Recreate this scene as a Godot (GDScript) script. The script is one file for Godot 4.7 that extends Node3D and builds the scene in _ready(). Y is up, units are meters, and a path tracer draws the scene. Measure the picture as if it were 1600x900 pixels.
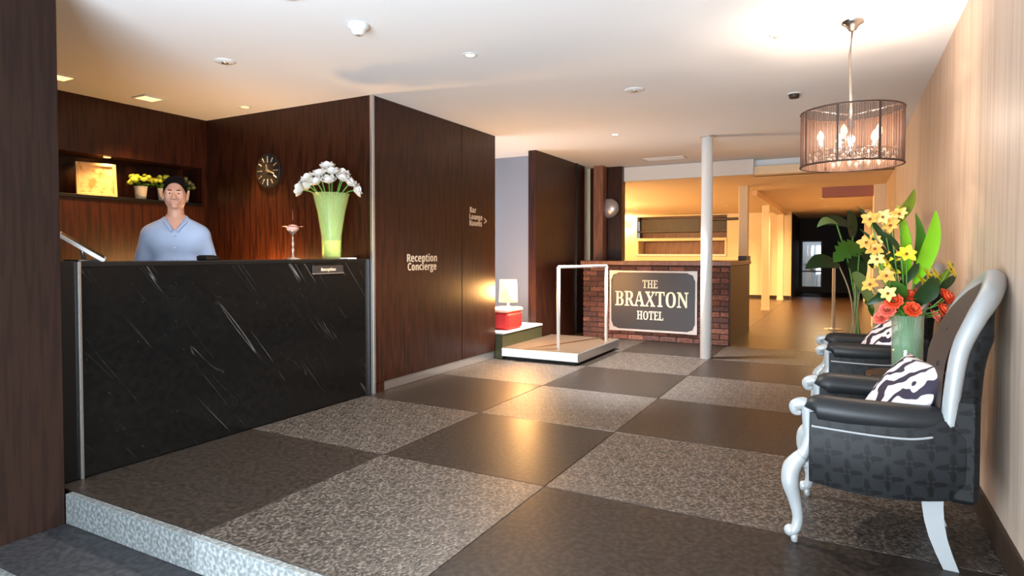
extends Node3D
# A hotel lobby. One unit of H is the eye height above the lobby floor; r runs right, d runs into the room.
const H := 1.25
const CEIL := 2.655          # lobby ceiling
const LOW := 2.42            # lowered ceiling over the bar and the corridor
const WALL_R := 0.584        # right wall
const WALL_L := -3.69        # face of the timber wall on the left
var rng := RandomNumberGenerator.new()
var M := {}
var used := {}

# ------------------------------------------------------------------ naming
func P(r: float, d: float, y: float) -> Vector3:
	return Vector3(r * H, y * H, -d * H)

func numbered(called: String) -> String:
	if not used.has(called):
		used[called] = 0
		return called
	used[called] += 1
	return "%s_%03d" % [called, used[called]]

func tag(o: Node, label := "", category := "", group := "", kind := "") -> Node:
	if label: o.set_meta("label", label)
	if category: o.set_meta("category", category)
	if group: o.set_meta("group", group)
	if kind: o.set_meta("kind", kind)
	return o

func thing(called: String, label: String, category: String, at := Vector3.ZERO, turn := 0.0, group := "") -> Node3D:
	var o := Node3D.new()
	o.name = numbered(called)
	add_child(o)
	o.position = at
	o.rotation.y = turn
	tag(o, label, category, group)
	return o

func obj(called: String, mesh: Mesh, m: Material, parent: Node = null) -> MeshInstance3D:
	var o := MeshInstance3D.new()
	o.mesh = mesh
	o.material_override = null
	if m and mesh.get_surface_count():
		for i in mesh.get_surface_count():
			o.set_surface_override_material(i, m)
	o.cast_shadow = GeometryInstance3D.SHADOW_CASTING_SETTING_ON
	if parent:
		o.name = called
		parent.add_child(o, true)
	else:
		o.name = numbered(called)
		add_child(o)
	return o

func struct(called: String, mesh: Mesh, m: Material, label := "", parent: Node = null) -> MeshInstance3D:
	var o := obj(called, mesh, m, parent)
	if parent == null: tag(o, label, "", "", "structure")
	return o

func copy(o: Node3D, label := "", group := "") -> Node3D:
	var c: Node3D = o.duplicate()
	var base: String = o.name
	var cut := base.rfind("_0")
	if cut > 0 and base.length() - cut == 4: base = base.substr(0, cut)
	c.name = numbered(base)
	add_child(c)
	if label: c.set_meta("label", label)
	if group: c.set_meta("group", group)
	return c

# ------------------------------------------------------------------ shapes
func mb(smooth := true) -> SurfaceTool:
	var st := SurfaceTool.new()
	st.begin(Mesh.PRIMITIVE_TRIANGLES)
	st.set_smooth_group(0 if smooth else -1)
	return st

func fin(st: SurfaceTool) -> ArrayMesh:
	st.generate_normals()
	st.index()
	return st.commit()

func tri(st: SurfaceTool, a: Vector3, b: Vector3, c: Vector3, ua := Vector2.ZERO, ub := Vector2.ZERO, uc := Vector2.ZERO) -> void:
	st.set_uv(ua); st.add_vertex(a)
	st.set_uv(uc); st.add_vertex(c)
	st.set_uv(ub); st.add_vertex(b)

func quad(st: SurfaceTool, a: Vector3, b: Vector3, c: Vector3, d: Vector3, ua := Vector2(0, 1), ub := Vector2(1, 1), uc := Vector2(1, 0), ud := Vector2(0, 0)) -> void:
	tri(st, a, b, c, ua, ub, uc)
	tri(st, a, c, d, ua, uc, ud)

# a box with chamfered edges, between two corners, turned by t
func bx(st: SurfaceTool, lo: Vector3, hi: Vector3, ch := 0.004, t := Transform3D()) -> void:
	st.set_smooth_group(-1)
	var c := (lo + hi) / 2
	var e := (hi - lo).abs() / 2
	var k := minf(ch, minf(e.x, minf(e.y, e.z)) * 0.8)
	var ax := [Vector3(1, 0, 0), Vector3(0, 1, 0), Vector3(0, 0, 1)]
	for i in 3:
		var n: Vector3 = ax[i]
		var u: Vector3 = ax[(i + 1) % 3]
		var v: Vector3 = ax[(i + 2) % 3]
		var eu := e.dot(u) - k
		var ev := e.dot(v) - k
		var en := e.dot(n)
		for s in [1.0, -1.0]:
			var o: Vector3 = c + n * en * s
			var q := [o - u * eu - v * ev, o + u * eu - v * ev, o + u * eu + v * ev, o - u * eu + v * ev]
			if s < 0: q.reverse()
			quad(st, t * q[0], t * q[1], t * q[2], t * q[3])
		if k <= 0.0: continue
		for su in [1.0, -1.0]:            # the four edges along n
			for sv in [1.0, -1.0]:
				var p1: Vector3 = c + u * su * (eu + k) + v * sv * ev
				var p2: Vector3 = c + u * su * eu + v * sv * (ev + k)
				var l := n * (en - k)
				var q2 := [p1 - l, p1 + l, p2 + l, p2 - l]
				if su * sv > 0: q2.reverse()
				quad(st, t * q2[0], t * q2[1], t * q2[2], t * q2[3])
	if k > 0.0:
		for sx in [1.0, -1.0]:
			for sy in [1.0, -1.0]:
				for sz in [1.0, -1.0]:
					var a := c + Vector3(sx * e.x, sy * (e.y - k), sz * (e.z - k))
					var b := c + Vector3(sx * (e.x - k), sy * e.y, sz * (e.z - k))
					var d := c + Vector3(sx * (e.x - k), sy * (e.y - k), sz * e.z)
					if sx * sy * sz > 0: tri(st, t * a, t * b, t * d)
					else: tri(st, t * a, t * d, t * b)

func box(lo: Vector3, hi: Vector3, ch := 0.004) -> ArrayMesh:
	var st := mb(false)
	bx(st, lo, hi, ch)
	return fin(st)

# between fractions of H: right r, depth d, height y
func hbox(r0: float, r1: float, d0: float, d1: float, y0: float, y1: float, ch := 0.003) -> ArrayMesh:
	return box(Vector3(r0, y0, -d1) * H, Vector3(r1, y1, -d0) * H, ch)

# swept tube with a radius per point; flat squashes it along 'up'
func tube(st: SurfaceTool, pts: Array, rad: Array, sides := 10, squash := 1.0, up := Vector3(0, 1, 0)) -> void:
	st.set_smooth_group(0)
	var rings := []
	var n := pts.size()
	for i in n:
		var dir: Vector3 = (pts[mini(i + 1, n - 1)] - pts[maxi(i - 1, 0)]).normalized()
		var side := dir.cross(up)
		if side.length() < 0.05: side = dir.cross(Vector3(0.9, 0.1, 0.4))
		side = side.normalized()
		var other := side.cross(dir).normalized()
		var ring := []
		var r: float = rad[mini(i, rad.size() - 1)]
		for k in sides:
			var a := TAU * k / sides
			ring.append(pts[i] + side * cos(a) * r + other * sin(a) * r * squash)
		rings.append(ring)
	for i in n - 1:
		for k in sides:
			var k2 := (k + 1) % sides
			quad(st, rings[i][k], rings[i][k2], rings[i + 1][k2], rings[i + 1][k])
	for k in sides:
		var k2 := (k + 1) % sides
		tri(st, pts[0], rings[0][k2], rings[0][k])
		tri(st, pts[n - 1], rings[n - 1][k], rings[n - 1][k2])

# smooth a polyline
func curve(pts: Array, steps := 6) -> Array:
	var o := []
	var n := pts.size()
	for i in n - 1:
		var a: Vector3 = pts[maxi(i - 1, 0)]
		var d: Vector3 = pts[mini(i + 2, n - 1)]
		for k in steps:
			o.append((pts[i] as Vector3).cubic_interpolate(pts[i + 1], a, d, float(k) / steps))
	o.append(pts[n - 1])
	return o

func ramp(vals: Array, count: int) -> Array:
	var o := []
	for i in count:
		var f := float(i) / maxf(count - 1, 1) * (vals.size() - 1)
		var k := mini(int(f), vals.size() - 2)
		o.append(lerpf(vals[k], vals[k + 1], f - k))
	return o

# lathe: profile of Vector2(radius, height)
func lathe(st: SurfaceTool, prof: Array, at := Vector3.ZERO, segs := 24, smooth := true) -> void:
	st.set_smooth_group(0 if smooth else -1)
	for i in prof.size() - 1:
		var a: Vector2 = prof[i]
		var b: Vector2 = prof[i + 1]
		for k in segs:
			var t0 := TAU * k / segs
			var t1 := TAU * (k + 1) / segs
			var d0 := Vector3(cos(t0), 0, -sin(t0))
			var d1 := Vector3(cos(t1), 0, -sin(t1))
			var p := at + d0 * a.x + Vector3(0, a.y, 0)
			var q := at + d1 * a.x + Vector3(0, a.y, 0)
			var r := at + d1 * b.x + Vector3(0, b.y, 0)
			var s := at + d0 * b.x + Vector3(0, b.y, 0)
			if a.x > 1e-5: tri(st, p, q, r)
			if b.x > 1e-5: tri(st, p, r, s)

func ball(st: SurfaceTool, c: Vector3, rad: Vector3, segs := 12, basis := Basis()) -> void:
	st.set_smooth_group(0)
	var rings := segs / 2
	for i in rings:
		for k in segs:
			var q := []
			for e in [[i, k], [i, k + 1], [i + 1, k + 1], [i + 1, k]]:
				var th: float = PI * e[0] / rings
				var ph: float = TAU * e[1] / segs
				q.append(c + basis * (Vector3(sin(th) * cos(ph), cos(th), sin(th) * sin(ph)) * rad))
			if i > 0: tri(st, q[0], q[1], q[2])
			if i < rings - 1: tri(st, q[0], q[2], q[3])

# a leaf blade with a fold along its midrib: from base to tip, half-width w, bending over along 'bend'
func blade(st: SurfaceTool, base: Vector3, tip: Vector3, w: float, face: Vector3, bend: Vector3, fold := 0.25, shape := 0.8, notches := 0) -> void:
	st.set_smooth_group(0)
	var n := 12
	var dir := (tip - base).normalized()
	var side := dir.cross(face).normalized()
	var nrm := side.cross(dir).normalized()
	var th := nrm * 0.0012
	var row := []
	for i in n + 1:
		var t := float(i) / n
		var c := base.lerp(tip, t) + bend * sin(t * PI) * (0.5 + 0.5 * t)
		var ww := w * pow(sin(PI * pow(clampf(t * 0.97 + 0.03, 0, 1), shape)), 0.75)
		if i == n: ww = 0.0006
		if notches and i > 2 and i < n - 1 and i % 2 == 1: ww *= 0.62
		row.append([c - side * ww + nrm * ww * fold, c, c + side * ww + nrm * ww * fold])
	for i in n:
		for k in 2:
			var a: Vector3 = row[i][k]
			var b: Vector3 = row[i][k + 1]
			var c2: Vector3 = row[i + 1][k + 1]
			var d: Vector3 = row[i + 1][k]
			quad(st, a + th, b + th, c2 + th, d + th)
			quad(st, d - th, c2 - th, b - th, a - th)

# ------------------------------------------------------------------ materials
func mat(c: Color, rough := 0.6, metal := 0.0, spec := 0.5) -> StandardMaterial3D:
	var m := StandardMaterial3D.new()
	m.albedo_color = c
	m.roughness = rough
	m.metallic = metal
	m.metallic_specular = spec
	return m

func glow(c: Color, e: float) -> StandardMaterial3D:
	var m := mat(c, 0.5)
	m.emission_enabled = true
	m.emission = c
	m.emission_energy_multiplier = e
	return m

func img_noise(freq: float, type: int, seedn: int, oct := 3) -> FastNoiseLite:
	var n := FastNoiseLite.new()
	n.seed = seedn
	n.noise_type = type
	n.frequency = freq
	n.fractal_octaves = oct
	return n

# seamless noise picture, tinted by a list of colours
func noise_tex(freq: float, type: int, cols: Array, offs: Array, size := 512, seedn := 1, oct := 4, ret := -1) -> NoiseTexture2D:
	var t := NoiseTexture2D.new()
	t.width = size
	t.height = size
	t.seamless = true
	t.seamless_blend_skirt = 0.15
	t.noise = img_noise(freq, type, seedn, oct)
	if ret >= 0:
		t.noise.cellular_return_type = ret
	var g := Gradient.new()
	g.offsets = PackedFloat32Array(offs)
	g.colors = PackedColorArray(cols)
	t.color_ramp = g
	return t

func wood(dark: Color, lite: Color, rough: float, seedn: int) -> StandardMaterial3D:
	var m := mat(Color.WHITE, rough, 0.0, 0.5)
	m.albedo_texture = noise_tex(0.02, FastNoiseLite.TYPE_SIMPLEX_SMOOTH, [dark, dark.lerp(lite, 0.45), lite, dark.lerp(lite, 0.6)], [0.25, 0.45, 0.62, 0.8], 512, seedn, 5)
	m.uv1_triplanar = true
	m.uv1_world_triplanar = true
	m.uv1_scale = Vector3(2.6, 0.16, 2.6)
	return m

func make_materials() -> void:
	M.ceiling = mat(Color(0.91, 0.915, 0.92), 0.9)
	M.wood = wood(Color(0.135, 0.060, 0.034), Color(0.23, 0.112, 0.064), 0.34, 3)
	M.wood.metallic_specular = 0.4
	M.wood_left = wood(Color(0.13, 0.085, 0.068), Color(0.165, 0.107, 0.082), 0.6, 5)
	M.wood_left.metallic_specular = 0.25
	M.wood_right = wood(Color(0.70, 0.61, 0.535), Color(0.77, 0.685, 0.615), 0.52, 8)
	M.wood_right.metallic_specular = 0.4
	M.wood_right.uv1_scale = Vector3(1.6, 0.06, 1.6)
	M.trim_wood = wood(Color(0.42, 0.26, 0.18), Color(0.55, 0.36, 0.27), 0.45, 11)
	M.skirting = wood(Color(0.13, 0.085, 0.055), Color(0.22, 0.15, 0.09), 0.45, 12)
	M.table_wood = wood(Color(0.10, 0.06, 0.04), Color(0.18, 0.11, 0.07), 0.3, 13)
	M.black = mat(Color(0.035, 0.033, 0.033), 0.35)
	M.black_soft = mat(Color(0.05, 0.05, 0.055), 0.7)
	M.steel = mat(Color(0.78, 0.77, 0.76), 0.32, 0.9)
	M.chrome = mat(Color(0.86, 0.86, 0.86), 0.15, 1.0)
	M.white = mat(Color(0.86, 0.86, 0.85), 0.5)
	M.white_gloss = mat(Color(0.88, 0.88, 0.87), 0.3)
	M.cream_wall = mat(Color(0.90, 0.83, 0.70), 0.7)
	M.amber_ceiling = mat(Color(0.90, 0.80, 0.66), 0.8)
	M.grey_panel = mat(Color(0.50, 0.52, 0.57), 0.6)
	M.pink_beam = mat(Color(0.62, 0.40, 0.36), 0.7)
	# floor: honed dark stone and washed pebble
	M.tile_dark = mat(Color(0.94, 0.92, 0.9), 0.36, 0.0, 0.29)
	M.tile_dark.albedo_texture = noise_tex(0.03, FastNoiseLite.TYPE_SIMPLEX_SMOOTH, [Color(0.15, 0.132, 0.12), Color(0.19, 0.168, 0.154), Color(0.235, 0.21, 0.195)], [0.2, 0.5, 0.8], 512, 21, 5)
	M.tile_pebble = mat(Color(0.88, 0.86, 0.84), 0.42, 0.0, 0.5)
	M.tile_pebble.albedo_texture = noise_tex(0.055, FastNoiseLite.TYPE_CELLULAR, [Color(0.16, 0.145, 0.135), Color(0.255, 0.235, 0.22), Color(0.345, 0.32, 0.30), Color(0.45, 0.425, 0.405)], [0.08, 0.38, 0.7, 0.97], 512, 22, 1, FastNoiseLite.RETURN_CELL_VALUE)
	M.tile_pebble.heightmap_enabled = true
	M.tile_pebble.heightmap_texture = noise_tex(0.055, FastNoiseLite.TYPE_CELLULAR, [Color.WHITE, Color(0.75, 0.75, 0.75), Color.BLACK], [0.0, 0.55, 1.0], 512, 22, 1, FastNoiseLite.RETURN_DISTANCE)
	M.tile_pebble.heightmap_scale = 0.25
	for k in ["tile_dark", "tile_pebble"]:
		M[k].uv1_triplanar = true
		M[k].uv1_world_triplanar = true
		M[k].uv1_scale = Vector3(1.6, 1.6, 1.6) if k == "tile_dark" else Vector3(3.1, 3.1, 3.1)
	M.floor_far = wood(Color(0.24, 0.165, 0.10), Color(0.32, 0.225, 0.14), 0.3, 14)
	M.landing = mat(Color.WHITE, 0.5)
	M.landing.albedo_texture = noise_tex(0.09, FastNoiseLite.TYPE_SIMPLEX_SMOOTH, [Color(0.14, 0.14, 0.15), Color(0.21, 0.21, 0.22)], [0.3, 0.7], 256, 23, 3)
	M.landing.uv1_triplanar = true
	M.landing.uv1_world_triplanar = true
	M.step_stone = mat(Color.WHITE, 0.5)
	M.step_stone.albedo_texture = noise_tex(0.05, FastNoiseLite.TYPE_SIMPLEX_SMOOTH, [Color(0.31, 0.33, 0.33), Color(0.38, 0.395, 0.395), Color(0.48, 0.49, 0.49)], [0.25, 0.5, 0.8], 256, 24, 4)
	M.step_stone.uv1_triplanar = true
	M.step_stone.uv1_world_triplanar = true
	M.step_stone.uv1_scale = Vector3(3, 3, 3)
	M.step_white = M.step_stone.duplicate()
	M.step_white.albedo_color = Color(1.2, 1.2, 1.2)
	M.marble = mat(Color.WHITE, 0.16, 0.0, 0.38)
	M.marble.albedo_texture = ImageTexture.create_from_image(marble_image())
	# brick
	for k in 4:
		var c: Color = [Color(0.43, 0.26, 0.21), Color(0.36, 0.22, 0.185), Color(0.48, 0.31, 0.26), Color(0.33, 0.215, 0.20)][k]
		var m := mat(Color.WHITE, 0.8)
		m.albedo_texture = noise_tex(0.05, FastNoiseLite.TYPE_SIMPLEX_SMOOTH, [c * 0.75, c, c * 1.2], [0.2, 0.5, 0.85], 128, 30 + k, 4)
		m.uv1_triplanar = true
		m.uv1_world_triplanar = true
		m.uv1_scale = Vector3(4, 4, 4)
		M["brick_%d" % k] = m
	M.mortar = mat(Color(0.30, 0.24, 0.21), 0.9)
	M.bar_top = wood(Color(0.44, 0.27, 0.20), Color(0.56, 0.37, 0.29), 0.35, 15)
	M.sign_dark = mat(Color(0.235, 0.225, 0.23), 0.35, 0.3)
	M.sign_frame = mat(Color(0.72, 0.68, 0.66), 0.35, 0.4)
	M.letter = mat(Color(0.93, 0.87, 0.76), 0.4)
	M.letter_wall = mat(Color(0.80, 0.72, 0.62), 0.4)
	# chair
	M.silver_leaf = mat(Color(0.62, 0.635, 0.64), 0.36, 0.15)
	M.leather = mat(Color(0.12, 0.127, 0.135), 0.45, 0.0, 0.4)
	M.damask = mat(Color.WHITE, 0.55)
	M.damask.albedo_texture = ImageTexture.create_from_image(damask_image())
	M.damask.uv1_triplanar = true
	M.damask.uv1_scale = Vector3(7.0, 7.0, 7.0)
	M.damask.metallic_specular = 0.35
	M.inner_fabric = mat(Color(0.22, 0.175, 0.15), 0.7)
	M.piping = mat(Color(0.55, 0.56, 0.57), 0.4)
	M.zebra = mat(Color.WHITE, 0.8)
	M.zebra.albedo_texture = ImageTexture.create_from_image(zebra_image())
	# plants
	M.leaf = leaf_mat(Color(0.20, 0.40, 0.08))
	M.leaf_lime = leaf_mat(Color(0.50, 0.76, 0.10))
	M.leaf_olive = leaf_mat(Color(0.40, 0.48, 0.09))
	M.leaf_dark = leaf_mat(Color(0.10, 0.22, 0.08))
	M.leaf_pale = leaf_mat(Color(0.47, 0.58, 0.33))
	M.stem = mat(Color(0.34, 0.56, 0.20), 0.5)
	M.stem_pale = mat(Color(0.62, 0.55, 0.42), 0.7)
	M.petal_white = leaf_mat(Color(0.93, 0.92, 0.90))
	M.petal_yellow = leaf_mat(Color(0.93, 0.86, 0.22))
	M.petal_amber = leaf_mat(Color(0.90, 0.68, 0.30))
	M.petal_cream = leaf_mat(Color(0.94, 0.86, 0.52))
	M.petal_red = leaf_mat(Color(0.95, 0.38, 0.22))
	M.petal_pink = leaf_mat(Color(0.96, 0.50, 0.42))
	M.petal_core = mat(Color(0.50, 0.26, 0.10), 0.6)
	M.hydrangea = leaf_mat(Color(0.62, 0.70, 0.24))
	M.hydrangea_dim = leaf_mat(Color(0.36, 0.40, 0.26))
	M.vase_green = mat(Color(0.86, 0.96, 0.66, 0.30), 0.3)
	M.vase_green.transparency = BaseMaterial3D.TRANSPARENCY_ALPHA
	M.vase_green.backlight_enabled = true
	M.vase_green.backlight = Color(0.6, 0.7, 0.3)
	M.vase_clear = mat(Color(0.72, 0.88, 0.74, 0.22), 0.05)
	M.vase_clear.transparency = BaseMaterial3D.TRANSPARENCY_ALPHA
	M.glass = mat(Color(0.9, 0.93, 0.93, 0.08), 0.03)
	M.glass.transparency = BaseMaterial3D.TRANSPARENCY_ALPHA
	M.crystal = mat(Color(0.70, 0.64, 0.60, 0.55), 0.08)
	M.crystal.transparency = BaseMaterial3D.TRANSPARENCY_ALPHA
	M.shade_voile = mat(Color(0.42, 0.28, 0.20, 0.50), 0.7)
	M.shade_voile.transparency = BaseMaterial3D.TRANSPARENCY_ALPHA
	M.string = mat(Color(0.25, 0.16, 0.12), 0.6)
	M.bulb = glow(Color(1.0, 0.88, 0.72), 4.0)
	M.lamp_warm = glow(Color(1.0, 0.80, 0.52), 2.4)
	M.lamp_white = glow(Color(1.0, 0.97, 0.92), 3.0)
	M.shade_lit = glow(Color(1.0, 0.86, 0.58), 1.1)
	M.red_cloth = mat(Color(0.66, 0.06, 0.05), 0.7)
	M.pink_cloth = mat(Color(0.90, 0.72, 0.62), 0.7)
	M.olive_stone = mat(Color(0.22, 0.22, 0.12), 0.5)
	# person
	M.skin = mat(Color(0.82, 0.60, 0.50), 0.5)
	M.skin.subsurf_scatter_enabled = true
	M.skin.subsurf_scatter_strength = 0.15
	M.hair = mat(Color(0.075, 0.05, 0.04), 0.9, 0.0, 0.2)
	M.shirt = mat(Color(0.66, 0.72, 0.83), 0.75)
	M.trousers = mat(Color(0.06, 0.06, 0.075), 0.8)
	M.shoe = mat(Color(0.04, 0.03, 0.03), 0.35)
	M.eye_white = mat(Color(0.85, 0.82, 0.80), 0.2)
	M.lip = mat(Color(0.66, 0.38, 0.34), 0.5)

func leaf_mat(c: Color) -> StandardMaterial3D:
	var m := mat(c, 0.45)
	m.backlight_enabled = true
	m.backlight = Color(c.r, c.g, c.b) * 0.5
	return m

func marble_image() -> Image:
	var w := 1024
	var h := 512
	var im := Image.create(w, h, false, Image.FORMAT_RGB8)
	var a := img_noise(0.010, FastNoiseLite.TYPE_SIMPLEX_SMOOTH, 40, 4)
	var b := img_noise(0.006, FastNoiseLite.TYPE_SIMPLEX_SMOOTH, 41, 4)
	var c := img_noise(0.03, FastNoiseLite.TYPE_SIMPLEX_SMOOTH, 42, 4)
	for y in h:
		for x in w:
			# veins run down to the right; squeeze the noise across them
			var u := x * 0.78 - y * 0.62
			var v := x * 0.62 + y * 0.78
			var n1: float = absf(a.get_noise_2d(u * 0.9, v * 0.05))
			var n2: float = absf(b.get_noise_2d(u * 1.1 + 300, v * 0.035))
			var mask := clampf(c.get_noise_2d(u * 0.3, v * 0.12 + 90) * 2.6 - 0.12, 0, 1)
			var vein: float = pow(clampf(1.0 - n1 * 42.0, 0, 1), 2.0) * 0.26 * mask + pow(clampf(1.0 - n2 * 70.0, 0, 1), 1.5) * 0.75 * mask
			var cloud := clampf(c.get_noise_2d(x * 1.2, y * 1.2) * 0.5 + 0.45, 0, 1)
			var g: float = 0.042 + 0.04 * cloud + 0.55 * vein
			im.set_pixel(x, y, Color(g * 1.02, g * 0.98, g * 0.95))
	for p in 70:      # pale flecks
		var x0 := rng.randi_range(4, w - 5)
		var y0 := rng.randi_range(4, h - 5)
		var g2 := rng.randf_range(0.13, 0.3)
		for k in rng.randi_range(2, 7):
			im.set_pixel(clampi(x0 + k, 0, w - 1), clampi(y0 + int(k * 0.8), 0, h - 1), Color(g2, g2, g2))
	return im

func damask_image() -> Image:
	var n := 256
	var im := Image.create(n, n, false, Image.FORMAT_RGB8)
	for y in n:
		for x in n:
			var best := 0.0
			for o in [Vector2(0.5, 0.5), Vector2(0, 0), Vector2(1, 0), Vector2(0, 1), Vector2(1, 1)]:
				var q: Vector2 = Vector2(x, y) / n - o
				var r := q.length() * 2.0
				var a := atan2(q.y, q.x)
				var edge := 0.46 + 0.22 * cos(a * 4.0) + 0.10 * cos(a * 8.0 + 0.6)
				var inner := 0.20 + 0.09 * cos(a * 4.0 + PI)
				best = maxf(best, smoothstep(edge + 0.03, edge - 0.03, r) * (1.0 - smoothstep(inner + 0.03, inner - 0.03, r)))
				best = maxf(best, smoothstep(0.12, 0.08, r))
			var g := lerpf(0.105, 0.022, best)
			im.set_pixel(x, y, Color(g * 0.95, g * 1.02, g * 1.12))
	return im

func zebra_image() -> Image:
	var n := 256
	var im := Image.create(n, n, false, Image.FORMAT_RGB8)
	var a := img_noise(0.012, FastNoiseLite.TYPE_SIMPLEX_SMOOTH, 51, 2)
	for y in n:
		for x in n:
			var w: float = a.get_noise_2d(x, y) * 1.6
			var s := sin((x * 0.85 - y * 0.5) / n * 24.0 + w * 2.2)
			var g := smoothstep(-0.40, -0.12, s + a.get_noise_2d(x + 400, y) * 0.6)
			im.set_pixel(x, y, Color(0.15, 0.12, 0.19).lerp(Color(0.90, 0.89, 0.90), g))
	return im

# ------------------------------------------------------------------ lights
func omni(at: Vector3, c: Color, e: float, size := 0.05, parent: Node = null) -> OmniLight3D:
	var l := OmniLight3D.new()
	l.light_color = c
	l.light_energy = e
	l.light_size = size
	l.omni_range = 12.0
	l.omni_attenuation = 2.0
	l.shadow_enabled = true
	l.position = at
	(parent if parent else self).add_child(l)
	return l

func spot(at: Vector3, to: Vector3, c: Color, e: float, angle := 50.0, size := 0.05) -> SpotLight3D:
	var l := SpotLight3D.new()
	l.light_color = c
	l.light_energy = e
	l.spot_angle = angle
	l.spot_angle_attenuation = 0.6
	l.spot_range = 12.0
	l.spot_attenuation = 2.0
	l.light_size = size
	l.shadow_enabled = true
	add_child(l)
	l.look_at_from_position(at, to, Vector3(0, 0, 1))
	return l

func area(at: Vector3, to: Vector3, size: Vector2, c: Color, e: float) -> AreaLight3D:
	var l := AreaLight3D.new()
	l.light_color = c
	l.light_energy = e
	l.area_size = size
	l.area_range = 20.0
	l.shadow_enabled = true
	add_child(l)
	l.look_at_from_position(at, to, Vector3(0, 1, 0) if absf((to - at).normalized().y) < 0.9 else Vector3(0, 0, 1))
	return l

const BULB := 0.235
const LAMP := 1.7
const PEND := 9.5
const DAY := 38.0
const UP := 4.0
const HALL := 13.0
const DESK := 1.9
const WARM := Color(1.0, 0.74, 0.44)
const AMBER := Color(1.0, 0.83, 0.58)

func _ready() -> void:
	rng.seed = 77
	# --- camera
	var cam := Camera3D.new()
	cam.name = "camera"
	cam.projection = Camera3D.PROJECTION_FRUSTUM
	cam.keep_aspect = Camera3D.KEEP_HEIGHT
	cam.near = 0.05
	cam.far = 100.0
	cam.size = 900.0 / 967.0 * cam.near
	cam.frustum_offset = Vector2(0, -29.4 / 967.0 * cam.near)
	cam.position = Vector3(0, H, 0)
	cam.rotation = Vector3(deg_to_rad(-1.4), deg_to_rad(28.3), 0)
	add_child(cam)
	cam.current = true
	# --- sky: a soft grey day, seen only through the glazing
	var sky := ProceduralSkyMaterial.new()
	sky.sky_top_color = Color(0.62, 0.72, 0.82)
	sky.sky_horizon_color = Color(0.74, 0.80, 0.86)
	sky.ground_horizon_color = Color(0.66, 0.72, 0.76)
	sky.ground_bottom_color = Color(0.48, 0.52, 0.54)
	var we := WorldEnvironment.new()
	we.name = "environment"
	var env := Environment.new()
	env.background_mode = Environment.BG_SKY
	env.sky = Sky.new()
	env.sky.sky_material = sky
	env.background_energy_multiplier = 0.8
	env.tonemap_mode = Environment.TONE_MAPPER_LINEAR
	env.tonemap_exposure = 1.0
	env.sdfgi_enabled = true
	env.ssao_enabled = true
	env.ssil_enabled = true
	we.environment = env
	add_child(we)
	# --- daylight through the glazed entrance behind the camera
	area(P(-1.05, -0.50, 0.68), P(-1.05, 2.0, 0.72), Vector2(2.3, 1.9), Color(0.90, 0.955, 1.0), DAY)
	area(Vector3(-6.95, 1.4, -6.0), Vector3(-3.0, 1.5, -7.1), Vector2(1.8, 1.6), Color(0.90, 0.95, 1.0), HALL)
	make_materials()
	shell()
	floor_tiles()
	reception()
	end_wall_things()
	passage()
	bar()
	corridor()
	ceiling_fittings()
	chandelier()
	chairs()
	flower_table()
	floor_plant()
	person()
	entrance()

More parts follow.
